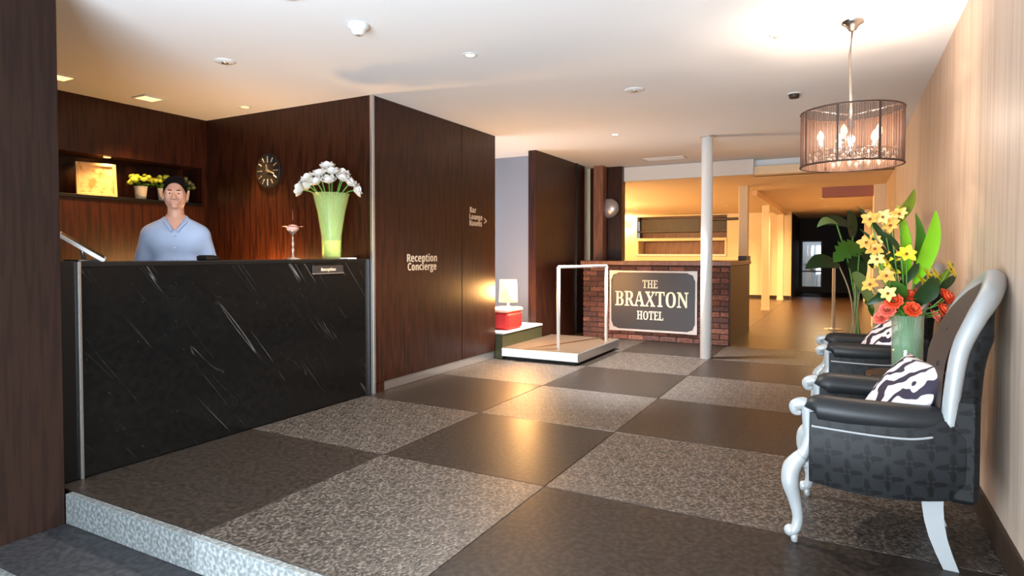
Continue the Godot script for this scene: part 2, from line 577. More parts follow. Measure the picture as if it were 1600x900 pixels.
# ------------------------------------------------------------------ the room
func shell() -> void:
	var rw := WALL_R / H
	var lw := WALL_L / H
	struct("ceiling", box(Vector3(-6.3, CEIL, -9.75), Vector3(0.85, CEIL + 0.12, 0.85)), M.ceiling, "flat white plaster lobby ceiling")
	struct("wall_right", box(Vector3(WALL_R, -0.4, -20.0), Vector3(WALL_R + 0.15, CEIL, 0.85), 0.0), M.wood_right, "pale veneered right wall behind the armchairs")
	struct("baseboard_right", box(Vector3(WALL_R - 0.016, 0.0, -19.0), Vector3(WALL_R + 0.01, 0.135, 0.7)), M.skirting, "dark timber skirting along the right wall")
	struct("wall_left", box(Vector3(-3.72, -0.4, -1.708), Vector3(-3.5625, CEIL, 0.85)), M.wood_left, "dark timber wall at the left edge, beside the step")
	# behind the reception desk: a wall with a lit niche
	var wb := Node3D.new()
	wb.name = "wall_reception"
	add_child(wb)
	tag(wb, "dark timber wall behind the reception desk with a long niche", "", "", "structure")
	var x0 := -4.76 * H
	struct("wall_panel", box(Vector3(x0 - 0.4, 0, -4.4), Vector3(x0, 1.42 * H, 0.85), 0.0), M.wood, "", wb)
	struct("wall_panel", box(Vector3(x0 - 0.4, 1.72 * H, -4.4), Vector3(x0, CEIL, 0.85), 0.0), M.wood, "", wb)
	struct("niche_end", box(Vector3(x0 - 0.4, 1.42 * H, -4.4), Vector3(x0, 1.72 * H, -4.19), 0.0), M.wood, "", wb)
	struct("niche_end", box(Vector3(x0 - 0.4, 1.42 * H, -2.3), Vector3(x0, 1.72 * H, 0.85), 0.0), M.wood, "", wb)
	struct("niche_back", box(Vector3(x0 - 0.4, 1.42 * H, -4.2), Vector3(x0 - 0.32, 1.72 * H, -2.3), 0.0), M.wood, "", wb)
	struct("shelf", box(Vector3(x0 - 0.32, 1.42 * H - 0.03, -4.2), Vector3(x0 + 0.015, 1.42 * H + 0.004, -2.3)), M.black, "", wb)
	# the timber block: end wall with the clock, and the long wall
	struct("wall_clock_side", box(Vector3(x0, 0, -4.40), Vector3(WALL_L - 0.005, CEIL, -4.25), 0.0), M.wood, "dark timber wall carrying the clock")
	var wl := Node3D.new()
	wl.name = "wall_timber"
	add_child(wl)
	tag(wl, "long dark timber panelled wall right of the reception desk", "", "", "structure")
	var joints := [4.25, 5.70, 6.4375]
	for i in 2:
		struct("wall_panel", box(Vector3(WALL_L - 0.1, 0.09, -joints[i + 1] + 0.005), Vector3(WALL_L, CEIL, -joints[i] - 0.002), 0.004), M.wood, "", wl)
	struct("wall_core", box(Vector3(WALL_L - 0.15, 0, -6.43), Vector3(WALL_L - 0.02, CEIL, -4.26), 0.0), M.black, "", wl)
	struct("plinth", box(Vector3(WALL_L - 0.1, 0, -6.43), Vector3(WALL_L - 0.012, 0.09, -4.3)), M.steel, "", wl)
	struct("trim_1", box(Vector3(WALL_L - 0.02, 0.0, -4.27), Vector3(WALL_L + 0.012, CEIL, -4.238), 0.003), M.steel, "slim steel corner trim at the end of the reception desk")
	# second timber length, past the opening
	struct("wall_timber_far", box(Vector3(WALL_L - 0.12, 0, -9.3), Vector3(WALL_L, CEIL, -7.54), 0.003), M.wood, "dark timber wall between the opening and the bar")
	struct("trim_2", box(Vector3(WALL_L - 0.01, 0, -8.98), Vector3(WALL_L + 0.02, CEIL, -8.94), 0.003), M.black, "narrow dark upright strip on the far timber wall")
	# the head of the opening is flush with the ceiling; hall behind it
	struct("wall_hall_end", box(Vector3(-7.0, 0, -8.05), Vector3(WALL_L - 0.12, CEIL, -7.94), 0.0), M.grey_panel, "smooth grey wall seen through the opening at the platform")
	var hs := Node3D.new()
	hs.name = "wall_hall_side"
	add_child(hs)
	tag(hs, "outer wall of the small hall with a wide window", "", "", "structure")
	for e in [[-8.0, -7.0, 0, CEIL], [-5.0, -4.4, 0, CEIL], [-7.0, -5.0, 0, 0.5], [-7.0, -5.0, 2.3, CEIL]]:
		obj("wall_panel", box(Vector3(-7.1, e[2], e[0]), Vector3(-7.0, e[3], e[1]), 0.0), M.grey_panel, hs)
	var hw := Node3D.new()
	hw.name = "window_2"
	add_child(hw)
	tag(hw, "wide daylit window of the small hall", "", "", "structure")
	for e in [[-7.0, -6.95, 0.5, 2.3], [-5.05, -5.0, 0.5, 2.3], [-6.95, -5.05, 0.5, 0.55], [-6.95, -5.05, 2.25, 2.3], [-6.03, -5.97, 0.55, 2.25]]:
		obj("window_frame", box(Vector3(-7.07, e[2], e[0]), Vector3(-7.02, e[3], e[1]), 0.003), M.white, hw)
	for e in [[-6.95, -6.03], [-5.97, -5.05]]:
		obj("pane", box(Vector3(-7.05, 0.55, e[0]), Vector3(-7.042, 2.25, e[1]), 0.0), M.glass, hw)
	struct("ceiling_hall", box(Vector3(-7.1, CEIL, -8.05), Vector3(-6.29, CEIL + 0.1, -4.3), 0.0), M.ceiling, "ceiling of the small hall")
	struct("wall_hall_back", box(Vector3(-7.0, 0, -4.52), Vector3(WALL_L - 0.15, CEIL, -4.41), 0.0), M.grey_panel, "wall at the rear of the small hall")
	# pier left of the bar
	struct("trim_3", box(Vector3(-3.56, 0, -9.54), Vector3(-3.40, CEIL, -9.36), 0.004), M.trim_wood, "reddish timber post at the left end of the bar")
	struct("wall_pier", box(Vector3(-3.70, 0, -9.75), Vector3(-3.16, CEIL, -9.58), 0.003), M.wood, "dark timber pier beside the bar")
	# bulkhead where the ceiling drops
	struct("trim_4", box(Vector3(-3.2, LOW, -9.78), Vector3(-1.20, CEIL - 0.01, -9.68), 0.004), M.white, "bright white beam across the ceiling over the bar")
	struct("wall_bulkhead", box(Vector3(-1.22, LOW, -10.05), Vector3(WALL_R, CEIL + 0.1, -9.95), 0.0), M.ceiling, "plaster drop where the corridor ceiling gets lower")
	struct("ceiling_bulkhead", box(Vector3(-1.22, CEIL, -10.06), Vector3(0.85, CEIL + 0.12, -9.74), 0.0), M.ceiling, "strip of ceiling in front of the plaster drop")
	struct("ceiling_low", box(Vector3(-6.6, LOW, -24.0), Vector3(0.85, LOW + 0.12, -9.76), 0.0), M.amber_ceiling, "lowered ceiling over the bar and corridor")
	struct("wall_bar_left", box(Vector3(-6.6, 0, -19.0), Vector3(-6.45, LOW, -9.6), 0.0), M.cream_wall, "left wall of the bar room")
	struct("wall_bar_front", box(Vector3(-6.6, 0, -9.75), Vector3(-3.69, CEIL, -9.6), 0.0), M.cream_wall, "wall closing the bar room on the lobby side")

func floor_tiles() -> void:
	var f := Node3D.new()
	f.name = "floor"
	add_child(f)
	tag(f, "lobby floor of dark stone and pebble squares", "", "", "structure")
	obj("floor_base", box(Vector3(-7.1, -0.3, -20.0), Vector3(0.7, -0.025, -1.72), 0.0), M.black_soft, f)
	var cols := [-2.98, -2.02, -1.13, WALL_R / H]
	var rows := [1.40, 2.395, 3.32, 4.24, 5.16, 6.08, 7.0]
	var g := 0.0014
	for j in rows.size() - 1:
		for i in 3:
			var pebble: bool = (i + j) % 2 == 1
			var cuts := [rows[j], rows[j + 1]]
			if i == 0 and j == 0: cuts = [rows[0], 1.665, rows[1]]
			for k in cuts.size() - 1:
				obj("pebble_tile" if pebble else "stone_tile", hbox(cols[i] + g, cols[i + 1] - g, cuts[k] + g, cuts[k + 1] - g, -0.02, 0.0, 0.002), M.tile_pebble if pebble else M.tile_dark, f)
	obj("desk_side_floor", hbox(-5.2, -2.982, 1.0, 3.4, -0.02, -0.0005, 0.0), M.black_soft, f)
	for k in 12:
		var d0 := 7.0 + k
		obj("stone_tile", hbox(-5.4, -1.13 - g, d0 + g, d0 + 1 - g, -0.02, 0.0, 0.002), M.floor_far, f)
		obj("stone_tile", hbox(-1.13 + g, WALL_R / H, d0 + g, d0 + 1 - g, -0.02, 0.0, 0.002), M.floor_far, f)
	# the step down to the entrance
	var s := Node3D.new()
	s.name = "trim_5"
	add_child(s)
	tag(s, "pale stone edge of the step down to the entrance", "", "", "structure")
	for c in [[-2.85, -2.015], [-2.012, -1.18], [-1.177, -0.35], [-0.347, 0.467]]:
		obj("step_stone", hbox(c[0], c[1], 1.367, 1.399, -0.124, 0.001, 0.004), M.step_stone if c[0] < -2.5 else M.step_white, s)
	struct("floor_landing", hbox(-2.85, 0.467, 1.06, 1.385, -0.24, -0.124, 0.003), M.landing, "dark landing below the step")
	var s2 := Node3D.new()
	s2.name = "trim_6"
	add_child(s2)
	tag(s2, "pale stone edge of the lower step", "", "", "structure")
	for c in [[-2.85, -1.18], [-1.177, 0.467]]:
		obj("step_stone", hbox(c[0], c[1], 1.03, 1.062, -0.25, -0.1235, 0.004), M.step_stone, s2)
	struct("floor_entrance", hbox(-2.9, 0.6, -0.7, 1.04, -0.32, -0.248, 0.0), M.landing, "dark floor just inside the entrance")

# ------------------------------------------------------------------ reception desk
func reception() -> void:
	var t := thing("reception_desk", "long reception desk faced with black white-veined marble", "desk", P(-2.97, 1.5, 0))
	# local: x right, z back towards the camera; the front face is x = 0, it runs to z = -2.3
	var len := 1.84 * H
	var top := 0.965 * H
	var st := mb(false)
	quad(st, Vector3(0, 0.01, 0), Vector3(0, 0.01, -len), Vector3(0, top - 0.03, -len), Vector3(0, top - 0.03, 0))
	var b := 0.025
	quad(st, Vector3(-b, 0.01, -len), Vector3(-b, 0.01, 0), Vector3(-b, top - 0.03, 0), Vector3(-b, top - 0.03, -len))
	quad(st, Vector3(-b, 0.01, 0), Vector3(0, 0.01, 0), Vector3(0, top - 0.03, 0), Vector3(-b, top - 0.03, 0), Vector2(0, 1), Vector2(0.02, 1), Vector2(0.02, 0), Vector2(0, 0))
	quad(st, Vector3(0, 0.01, -len), Vector3(-b, 0.01, -len), Vector3(-b, top - 0.03, -len), Vector3(0, top - 0.03, -len))
	quad(st, Vector3(0, 0.01, 0), Vector3(-b, 0.01, 0), Vector3(-b, 0.01, -len), Vector3(0, 0.01, -len))
	quad(st, Vector3(-b, top - 0.03, 0), Vector3(0, top - 0.03, 0), Vector3(0, top - 0.03, -len), Vector3(-b, top - 0.03, -len))
	obj("front_panel", fin(st), M.marble, t)
	obj("worktop", box(Vector3(-0.36, top - 0.03, -len), Vector3(0.004, top, 0.0), 0.004), M.black, t)
	obj("carcass", box(Vector3(-0.33, 0.0, -len + 0.02), Vector3(-0.03, top - 0.03, -0.03), 0.0), M.black_soft, t)
	obj("side_panel", box(Vector3(-0.36, 0.0, 0.012), Vector3(-0.012, top + 0.004, 0.16), 0.004), M.black, t)
	obj("edge_trim", box(Vector3(-0.012, 0.0, -0.002), Vector3(0.006, top + 0.002, 0.014), 0.002), M.steel, t)
	obj("end_post", box(Vector3(-0.30, 0.0, -len - 0.06), Vector3(0.0, top + 0.0, -len - 0.004), 0.002), M.black, t)
	# small acrylic notice on the front, upper right
	var n := thing("desk_notice", "small clear notice fixed to the black marble front below the white flowers", "sign", P(-2.97, 2.98, 0.90) + Vector3(0.004, 0, 0))
	obj("plate", box(Vector3(0, -0.032, -0.17), Vector3(0.006, 0.032, 0.17), 0.001), mat(Color(0.20, 0.18, 0.17), 0.2), n)
	obj("rim", box(Vector3(0.004, -0.036, -0.17), Vector3(0.009, -0.028, 0.17), 0.001), M.steel, n)
	text(n, "Reception", 0.034, Vector3(0.0075, 0.0, 0), PI / 2, M.letter_wall, "lettering")
	var card := obj("card", box(Vector3(-0.05, 0, -0.05), Vector3(0.05, 0.012, 0.05), 0.001), M.white)
	tag(card, "white card stack lying on the right end of the desk", "card")
	card.position = P(-3.0, 3.22, 0.9655)
	card.position.x = -3.77
	# flat screen seen edge-on at the near end
	var s := thing("tilted_screen", "pale edged screen leaning back at the near left end of the desk", "screen", P(-3.12, 1.60, 0.9655), 0.0)
	var sb := mb(false)
	var tl := Transform3D(Basis(Vector3(0, 0, 1), deg_to_rad(0)), Vector3.ZERO)
	bx(sb, Vector3(-0.10, 0, -0.07), Vector3(0.06, 0.012, 0.07), 0.003)
	obj("stand_foot", fin(sb), M.steel, s)
	var su := Vector3(0.456 * 0.82, -0.57, -0.89 * 0.82).normalized()     # the slope of the panel
	var sv := Vector3(-0.89, 0.10, -0.456).normalized()
	var sn := su.cross(sv).normalized()
	tl = Transform3D(Basis(su, sn.cross(su).normalized(), sn), Vector3(0.0, 0.085, 0.02))
	sb = mb(false)
	bx(sb, Vector3(-0.135, -0.10, -0.011), Vector3(0.135, 0.10, 0.011), 0.003, tl)
	obj("casing", fin(sb), M.white, s)
	sb = mb(false)
	bx(sb, Vector3(-0.123, -0.088, 0.0105), Vector3(0.123, 0.088, 0.012), 0.0, tl)
	obj("display", fin(sb), M.black, s)
	sb = mb()
	tube(sb, [Vector3(-0.02, 0.008, 0), Vector3(0.0, 0.08, 0.02)], [0.012, 0.01], 8)
	obj("stand_neck", fin(sb), M.steel, s)
	var ph := thing("card_reader", "small black card machine on the desk in front of the man", "card machine", P(-3.10, 2.215, 0.9655), 0.4)
	obj("body", box(Vector3(-0.04, 0, -0.075), Vector3(0.04, 0.032, 0.075), 0.006), M.black, ph)
	obj("keypad", box(Vector3(-0.03, 0.031, -0.03), Vector3(0.03, 0.036, 0.06), 0.002), M.black_soft, ph)
	var cb := thing("low_cabinet", "low black cabinet behind the desk under the clock", "cabinet", Vector3(-4.85, 0, -4.03))
	obj("body", box(Vector3(-0.4, 0.05, -0.20), Vector3(0.4, 0.78, 0.19), 0.004), M.black, cb)
	obj("cabinet_top", box(Vector3(-0.41, 0.78, -0.205), Vector3(0.41, 0.80, 0.205), 0.003), M.table_wood, cb)
	for k in 2:
		var dr := obj("door", box(Vector3(-0.39 + k * 0.395, 0.07, 0.19), Vector3(-0.005 + k * 0.395, 0.77, 0.205), 0.002), M.table_wood, cb)
		obj("handle", box(Vector3(-0.06 + k * 0.11, 0.38, 0.205), Vector3(-0.045 + k * 0.11, 0.50, 0.22), 0.003), M.steel, dr)
	var dl := thing("desk_lamp", "warm globe lamp on the low cabinet behind the desk", "lamp", Vector3(-4.85, 0.80, -4.0))
	var ds := mb()
	lathe(ds, [Vector2(0, 0), Vector2(0.06, 0), Vector2(0.06, 0.01), Vector2(0.012, 0.02), Vector2(0.012, 0.12), Vector2(0, 0.12)], Vector3.ZERO, 20)
	obj("base", fin(ds), M.steel, dl)
	ds = mb()
	ball(ds, Vector3(0, 0.20, 0), Vector3(0.085, 0.085, 0.085), 20)
	obj("globe", fin(ds), M.lamp_warm, dl)
	omni(Vector3(0, 0.20, 0), WARM, DESK, 0.08, dl)
	desk_flowers()
	# niche: framed print, three pots
	var ny := 1.42 * H + 0.0045
	var xb := -4.76 * H
	var fr := thing("framed_print", "cream framed print leaning in the lit niche", "picture", Vector3(xb - 0.10, ny, -3.21), deg_to_rad(90 - 14))
	var tilt := Transform3D(Basis(Vector3(1, 0, 0), deg_to_rad(-8)), Vector3.ZERO)
	var w := 0.16
	var hh := 0.31
	var pf := mb(false)
	for q in [[-w, -w + 0.028, 0, hh], [w - 0.028, w, 0, hh], [-w + 0.028, w - 0.028, 0, 0.028], [-w + 0.028, w - 0.028, hh - 0.028, hh]]:
		bx(pf, Vector3(q[0], q[2], -0.012), Vector3(q[1], q[3], 0.014), 0.003, tilt)
	obj("frame", fin(pf), mat(Color(0.90, 0.78, 0.58), 0.5), fr)
	pf = mb(false)
	bx(pf, Vector3(-w + 0.02, 0.02, -0.01), Vector3(w - 0.02, hh - 0.02, 0.003), 0.0, tilt)
	var pm := mat(Color.WHITE, 0.7)
	pm.albedo_texture = noise_tex(0.03, FastNoiseLite.TYPE_SIMPLEX_SMOOTH, [Color(0.80, 0.60, 0.36), Color(0.93, 0.80, 0.60), Color(0.95, 0.84, 0.66)], [0.25, 0.5, 0.8], 128, 61, 3)
	pm.uv1_triplanar = true
	pm.uv1_scale = Vector3(2.5, 2.5, 2.5)
	obj("print", fin(pf), pm, fr)
	var zs := [-3.59, -3.82, -4.03]
	for k in 3:
		var pt := thing("potted_flowers", ["yellow green flowers in white pot next to the framed print", "yellow flowers in white pot partly behind the man's head", "dim grey green flowers in white pot at the dark end of the niche"][k], "potted plant", Vector3(xb - 0.07, ny, zs[k]), k * 1.1, "pots in the reception niche")
		var lt := mb()
		lathe(lt, [Vector2(0, 0), Vector2(0.045, 0), Vector2(0.058, 0.12), Vector2(0.062, 0.125), Vector2(0.055, 0.125), Vector2(0.05, 0.10), Vector2(0, 0.10)], Vector3.ZERO, 20)
		obj("pot", fin(lt), M.white, pt)
		var fl := mb()
		for q in 26:
			var a := rng.randf() * TAU
			var r := sqrt(rng.randf()) * 0.10
			var c := Vector3(cos(a) * r, 0.16 + 0.085 * (1.0 - r * r / 0.011) + rng.randf_range(-0.02, 0.02), sin(a) * r)
			ball(fl, c, Vector3(0.026, 0.021, 0.026) * rng.randf_range(0.8, 1.2), 8)
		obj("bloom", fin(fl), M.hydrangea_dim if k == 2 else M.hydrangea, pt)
		var lv := mb()
		for q in 7:
			var a := TAU * q / 7.0
			blade(lv, Vector3(cos(a) * 0.03, 0.12, sin(a) * 0.03), Vector3(cos(a) * 0.13, 0.13 + 0.03 * (q % 2), sin(a) * 0.13), 0.025, Vector3.UP, Vector3(0, 0.02, 0))
		obj("leaf", fin(lv), M.leaf, pt)
	# tiny warm lamp let into the top of the niche
	var nl := thing("niche_lamp", "tiny warm lamp let into the niche top above the framed print", "lamp", Vector3(xb - 0.10, 1.72 * H, -3.30))
	var ls := mb()
	lathe(ls, [Vector2(0, -0.004), Vector2(0.018, -0.004), Vector2(0.022, -0.006), Vector2(0.03, -0.004), Vector2(0.03, 0.0), Vector2(0, 0.0)], Vector3.ZERO, 20)
	obj("lens", fin(ls), M.lamp_warm, nl)
	spot(Vector3(xb - 0.10, 1.72 * H - 0.012, -3.30), Vector3(xb - 0.17, 1.42 * H, -3.34), WARM, 0.4, 75, 0.03)

func desk_flowers() -> void:
	var base := P(-3.13, 3.18, 0.9655)
	var v := thing("flower_vase", "tall flared yellow green glass vase on the right end of the desk", "vase", base)
	var st := mb()
	lathe(st, [Vector2(0, 0), Vector2(0.075, 0), Vector2(0.08, 0.01), Vector2(0.085, 0.2), Vector2(0.115, 0.40), Vector2(0.155, 0.565), Vector2(0.15, 0.565), Vector2(0.11, 0.40), Vector2(0.078, 0.2), Vector2(0.074, 0.02), Vector2(0, 0.02)], Vector3.ZERO, 36)
	obj("glass_body", fin(st), M.vase_green, v)
	st = mb()
	lathe(st, [Vector2(0, 0.021), Vector2(0.072, 0.021), Vector2(0.077, 0.16), Vector2(0, 0.16)], Vector3.ZERO, 24)
	var gel := mat(Color(0.86, 0.86, 0.30), 0.4)
	gel.backlight_enabled = true
	gel.backlight = Color(0.6, 0.6, 0.2)
	obj("filling", fin(st), gel, v)
	# camera-right in the room
	var rt := Vector3(cos(deg_to_rad(28.3)), 0, -sin(deg_to_rad(28.3)))
	var fw := Vector3(-rt.z, 0, rt.x) * -1.0
	var spots := [[-0.26, 0.60, 0.0], [-0.185, 0.685, 0.03], [-0.215, 0.64, -0.06], [-0.03, 0.79, 0.0], [-0.075, 0.72, 0.07], [0.025, 0.74, 0.05], [0.085, 0.735, -0.05], [0.01, 0.66, 0.10], [0.165, 0.65, 0.02], [0.12, 0.68, 0.07], [-0.09, 0.65, 0.10], [0.20, 0.60, -0.05]]
	var by_x := spots.duplicate()
	by_x.sort_custom(func(x, y): return x[0] < y[0])
	var nth := ["leftmost", "second from the left", "third from the left", "fourth from the left", "fifth from the left", "sixth from the left", "sixth from the right", "fifth from the right", "fourth from the right", "third from the right", "second from the right", "rightmost"]
	for q in spots:
		var f := thing("white_flower", "white bloom in the tall green desk vase, " + nth[by_x.find(q)], "flower", base, 0.0, "white blooms in the desk vase")
		var head: Vector3 = rt * q[0] + Vector3(0, q[1], 0) + fw * -q[2]
		var foot := Vector3(head.x * 0.12, 0.165, head.z * 0.12)
		var neck := Vector3(head.x * 0.42, 0.50, head.z * 0.42)
		var lip := Vector3(head.x * 0.62, maxf(0.575, head.y - 0.12), head.z * 0.62)
		st = mb()
		var c := curve([foot, neck, lip, head], 5)
		tube(st, c, [0.0055], 6)
		obj("stem", fin(st), M.stem, f)
		st = mb()
		blossom(st, head, 0.063, (head - lip).normalized())
		obj("petal", fin(st), M.petal_white, f)
	# stemmed holder with a pink flower
	var g := thing("stemmed_holder", "slim stemmed glass holder with a pink bloom left of the vase", "candle holder", P(-3.12, 2.83, 0.9655))
	st = mb()
	lathe(st, [Vector2(0, 0), Vector2(0.06, 0), Vector2(0.06, 0.006), Vector2(0.012, 0.02), Vector2(0.007, 0.05), Vector2(0.014, 0.075), Vector2(0.006, 0.095), Vector2(0.013, 0.13), Vector2(0.006, 0.155), Vector2(0.006, 0.20), Vector2(0.03, 0.22), Vector2(0.035, 0.228), Vector2(0.0, 0.226)], Vector3.ZERO, 20)
	obj("stem_glass", fin(st), mat(Color(0.72, 0.62, 0.56), 0.15, 0.6), g)
	st = mb()
	for k in 9:
		var a := TAU * k / 9.0
		blade(st, Vector3(cos(a) * 0.01, 0.235, sin(a) * 0.01), Vector3(cos(a) * 0.085, 0.262, sin(a) * 0.085), 0.026, Vector3.UP, Vector3(0, 0.012, 0), 0.2, 1.2)
	ball(st, Vector3(0, 0.25, 0), Vector3(0.05, 0.03, 0.05), 12)
	obj("petal", fin(st), mat(Color(0.95, 0.72, 0.66), 0.5), g)
	st = mb()
	tube(st, [Vector3(0, 0.25, 0), Vector3(0.004, 0.33, 0.002), Vector3(0.0, 0.40, 0)], [0.006, 0.004, 0.001], 6)
	obj("spike", fin(st), mat(Color(0.45, 0.30, 0.25), 0.5), g)

func blossom(st: SurfaceTool, c: Vector3, r: float, up: Vector3) -> void:
	var u := up.cross(Vector3(0.3, 0.2, 0.9)).normalized()
	var w := u.cross(up).normalized()
	ball(st, c + up * r * 0.25, Vector3(r * 0.55, r * 0.55, r * 0.55), 8)
	for ring in 2:
		var n := 5 + ring * 2
		for k in n:
			var a := TAU * (k + ring * 0.5) / n
			var out := u * cos(a) + w * sin(a)
			var tip := c + out * r * (0.75 + 0.35 * ring) + up * r * (0.75 - 0.35 * ring)
			blade(st, c - up * r * 0.35, tip, r * 0.48, (up - out * 0.4).normalized(), out * r * 0.32, 0.35, 1.25)

func text(parent: Node, s: String, size: float, at: Vector3, turn: float, m: Material, called := "lettering", serif := false, depth := 0.003) -> MeshInstance3D:
	var t := TextMesh.new()
	var f := SystemFont.new()
	f.font_names = PackedStringArray(["Droid Serif" if serif else "Droid Sans"])
	f.font_weight = 700
	t.font = f
	t.text = s
	t.font_size = 64
	t.pixel_size = size / 64.0
	t.depth = depth
	t.horizontal_alignment = HORIZONTAL_ALIGNMENT_CENTER
	t.vertical_alignment = VERTICAL_ALIGNMENT_CENTER
	var o := obj(called, t, m, parent)
	o.position = at
	o.rotation.y = turn
	return o

func end_wall_things() -> void:
	# clock: black disc with twelve silver strokes
	var c := thing("wall_clock", "black round clock with silver strokes on the dark timber wall", "clock", P(0, 3.4, 0) + Vector3(-0, 0, 0))
	c.position = Vector3(-4.0 * H, 1.0, -4.25)
	c.position.y = H * (1.0 + (397.0 - 268.0) / 967.0 * 4.89)
	var st := mb()
	lathe(st, [Vector2(0, 0.0), Vector2(0.17, 0.0), Vector2(0.17, 0.018), Vector2(0.163, 0.022), Vector2(0, 0.022)], Vector3.ZERO, 40, false)
	var d := obj("dial", fin(st), mat(Color(0.03, 0.028, 0.028), 0.6), c)
	d.rotation.x = PI / 2
	for k in 12:
		var a := TAU * k / 12.0
		var t := Transform3D(Basis(Vector3(0, 0, 1), -a), Vector3(0, 0, 0))
		st = mb(false)
		bx(st, Vector3(-0.006, 0.095 if k % 3 else 0.08, 0.021), Vector3(0.006, 0.145, 0.027), 0.002, t)
		obj("marker", fin(st), M.steel, c)
	for q in [[1.9, 0.10, 0.007], [-0.25, 0.065, 0.008]]:
		st = mb(false)
		bx(st, Vector3(-q[2], -0.02, 0.026), Vector3(q[2], q[1], 0.03), 0.001, Transform3D(Basis(Vector3(0, 0, 1), -q[0]), Vector3.ZERO))
		obj("hand", fin(st), M.steel, c)
	# lettering on the timber wall
	var s1 := thing("wall_lettering", "two lines of pale lettering low on the long timber wall", "sign", Vector3(WALL_L + 0.001, H * 0.905, -4.98))
	text(s1, "Reception", 0.105, Vector3(0.0, 0.075, 0), PI / 2, M.letter_wall)
	text(s1, "Concierge", 0.100, Vector3(0.0, -0.01, 0), PI / 2, M.letter_wall)
	s1.position.y = H * (1.0 - 18.0 / 967.0 * 4.9)
	var s2 := thing("wall_direction_sign", "three short lines of pale lettering with arrow near the panel joint", "sign", Vector3(WALL_L + 0.001, H * 1.335, -5.99))
	text(s2, "Bar", 0.085, Vector3(0, 0.075, 0.065), PI / 2, M.letter_wall)
	text(s2, "Lounge", 0.082, Vector3(0, 0.0, 0.0), PI / 2, M.letter_wall)
	text(s2, "Rooms", 0.085, Vector3(0, -0.072, 0.005), PI / 2, M.letter_wall)
	text(s2, ">", 0.13, Vector3(0, -0.036, -0.21), PI / 2, M.letter_wall, "arrow")

# ------------------------------------------------------------------ opening, platform, lamp
func passage() -> void:
	# two risers lead up through the opening
	struct("floor_hall", box(Vector3(-7.0, 0, -7.53), Vector3(-3.60, 0.29, -6.445), 0.0), M.olive_stone, "dark olive raised floor of the small hall")
	struct("trim_7", box(Vector3(-7.0, 0.29, -7.53), Vector3(-3.588, 0.315, -6.445), 0.003), M.white, "white nosing of the raised hall floor")
	var p := thing("lift_platform", "low steel wheelchair platform with a pale guard rail frame", "platform", P(-2.52, 5.7, 0))
	obj("base", box(Vector3(-0.41, 0.0, -0.66), Vector3(0.50, 0.03, 0.66), 0.0), M.black, p)
	obj("deck", box(Vector3(-0.445, 0.03, -0.70), Vector3(0.54, 0.135, 0.71), 0.006), M.steel, p)
	obj("deck_mat", box(Vector3(-0.43, 0.1345, -0.68), Vector3(0.525, 0.138, 0.69), 0.001), mat(Color(0.42, 0.36, 0.30), 0.3, 0.3), p)
	obj("fascia", box(Vector3(-0.44, 0.038, 0.708), Vector3(0.53, 0.128, 0.716), 0.002), mat(Color(0.94, 0.94, 0.94), 0.5), p)
	var a := P(-2.36, 5.30, 0.0) - p.position
	var b := P(-2.14, 6.0, 0.0) - p.position
	var top := H * 0.88
	for q in [a, b]:
		var st0 := mb()
		tube(st0, [q + Vector3(0, 0.136, 0), q + Vector3(0, top, 0)], [0.02], 10)
		obj("rail_post", fin(st0), M.white, p)
	var st := mb()
	tube(st, [a + Vector3(0, top, 0), b + Vector3(0, top, 0)], [0.018], 10)
	obj("top_rail", fin(st), M.white, p)
	# on the raised floor: ottoman, side table, lamp
	var fy := 0.315
	var o := thing("ottoman", "red upholstered stool with a pale seat carrying the lit lamp", "stool", Vector3(-3.765, fy, -6.80))
	st = mb(false)
	bx(st, Vector3(-0.155, 0.0, -0.20), Vector3(0.155, 0.215, 0.20), 0.03)
	obj("body", fin(st), M.red_cloth, o)
	st = mb(false)
	bx(st, Vector3(-0.16, 0.215, -0.205), Vector3(0.16, 0.265, 0.205), 0.022)
	obj("seat", fin(st), M.pink_cloth, o)
	var l := thing("table_lamp", "small lit lamp with cream drum shade on the red stool", "lamp", Vector3(-3.715, fy + 0.265, -6.80))
	st = mb()
	lathe(st, [Vector2(0, 0), Vector2(0.06, 0), Vector2(0.06, 0.012), Vector2(0.015, 0.025), Vector2(0.012, 0.10), Vector2(0, 0.10)], Vector3.ZERO, 20)
	obj("base", fin(st), M.steel, l)
	st = mb()
	lathe(st, [Vector2(0.118, 0.07), Vector2(0.108, 0.35), Vector2(0.106, 0.35), Vector2(0.116, 0.07), Vector2(0.118, 0.07)], Vector3.ZERO, 28)
	obj("lamp_shade", fin(st), M.shade_lit, l)
	st = mb()
	ball(st, Vector3(0, 0.20, 0), Vector3(0.03, 0.045, 0.03), 12)
	obj("bulb", fin(st), M.bulb, l)
	omni(Vector3(0, 0.20, 0), WARM, 0.6, 0.03, l)
	omni(Vector3(0.24, 0.20, 0.0), WARM, LAMP, 0.10, l)

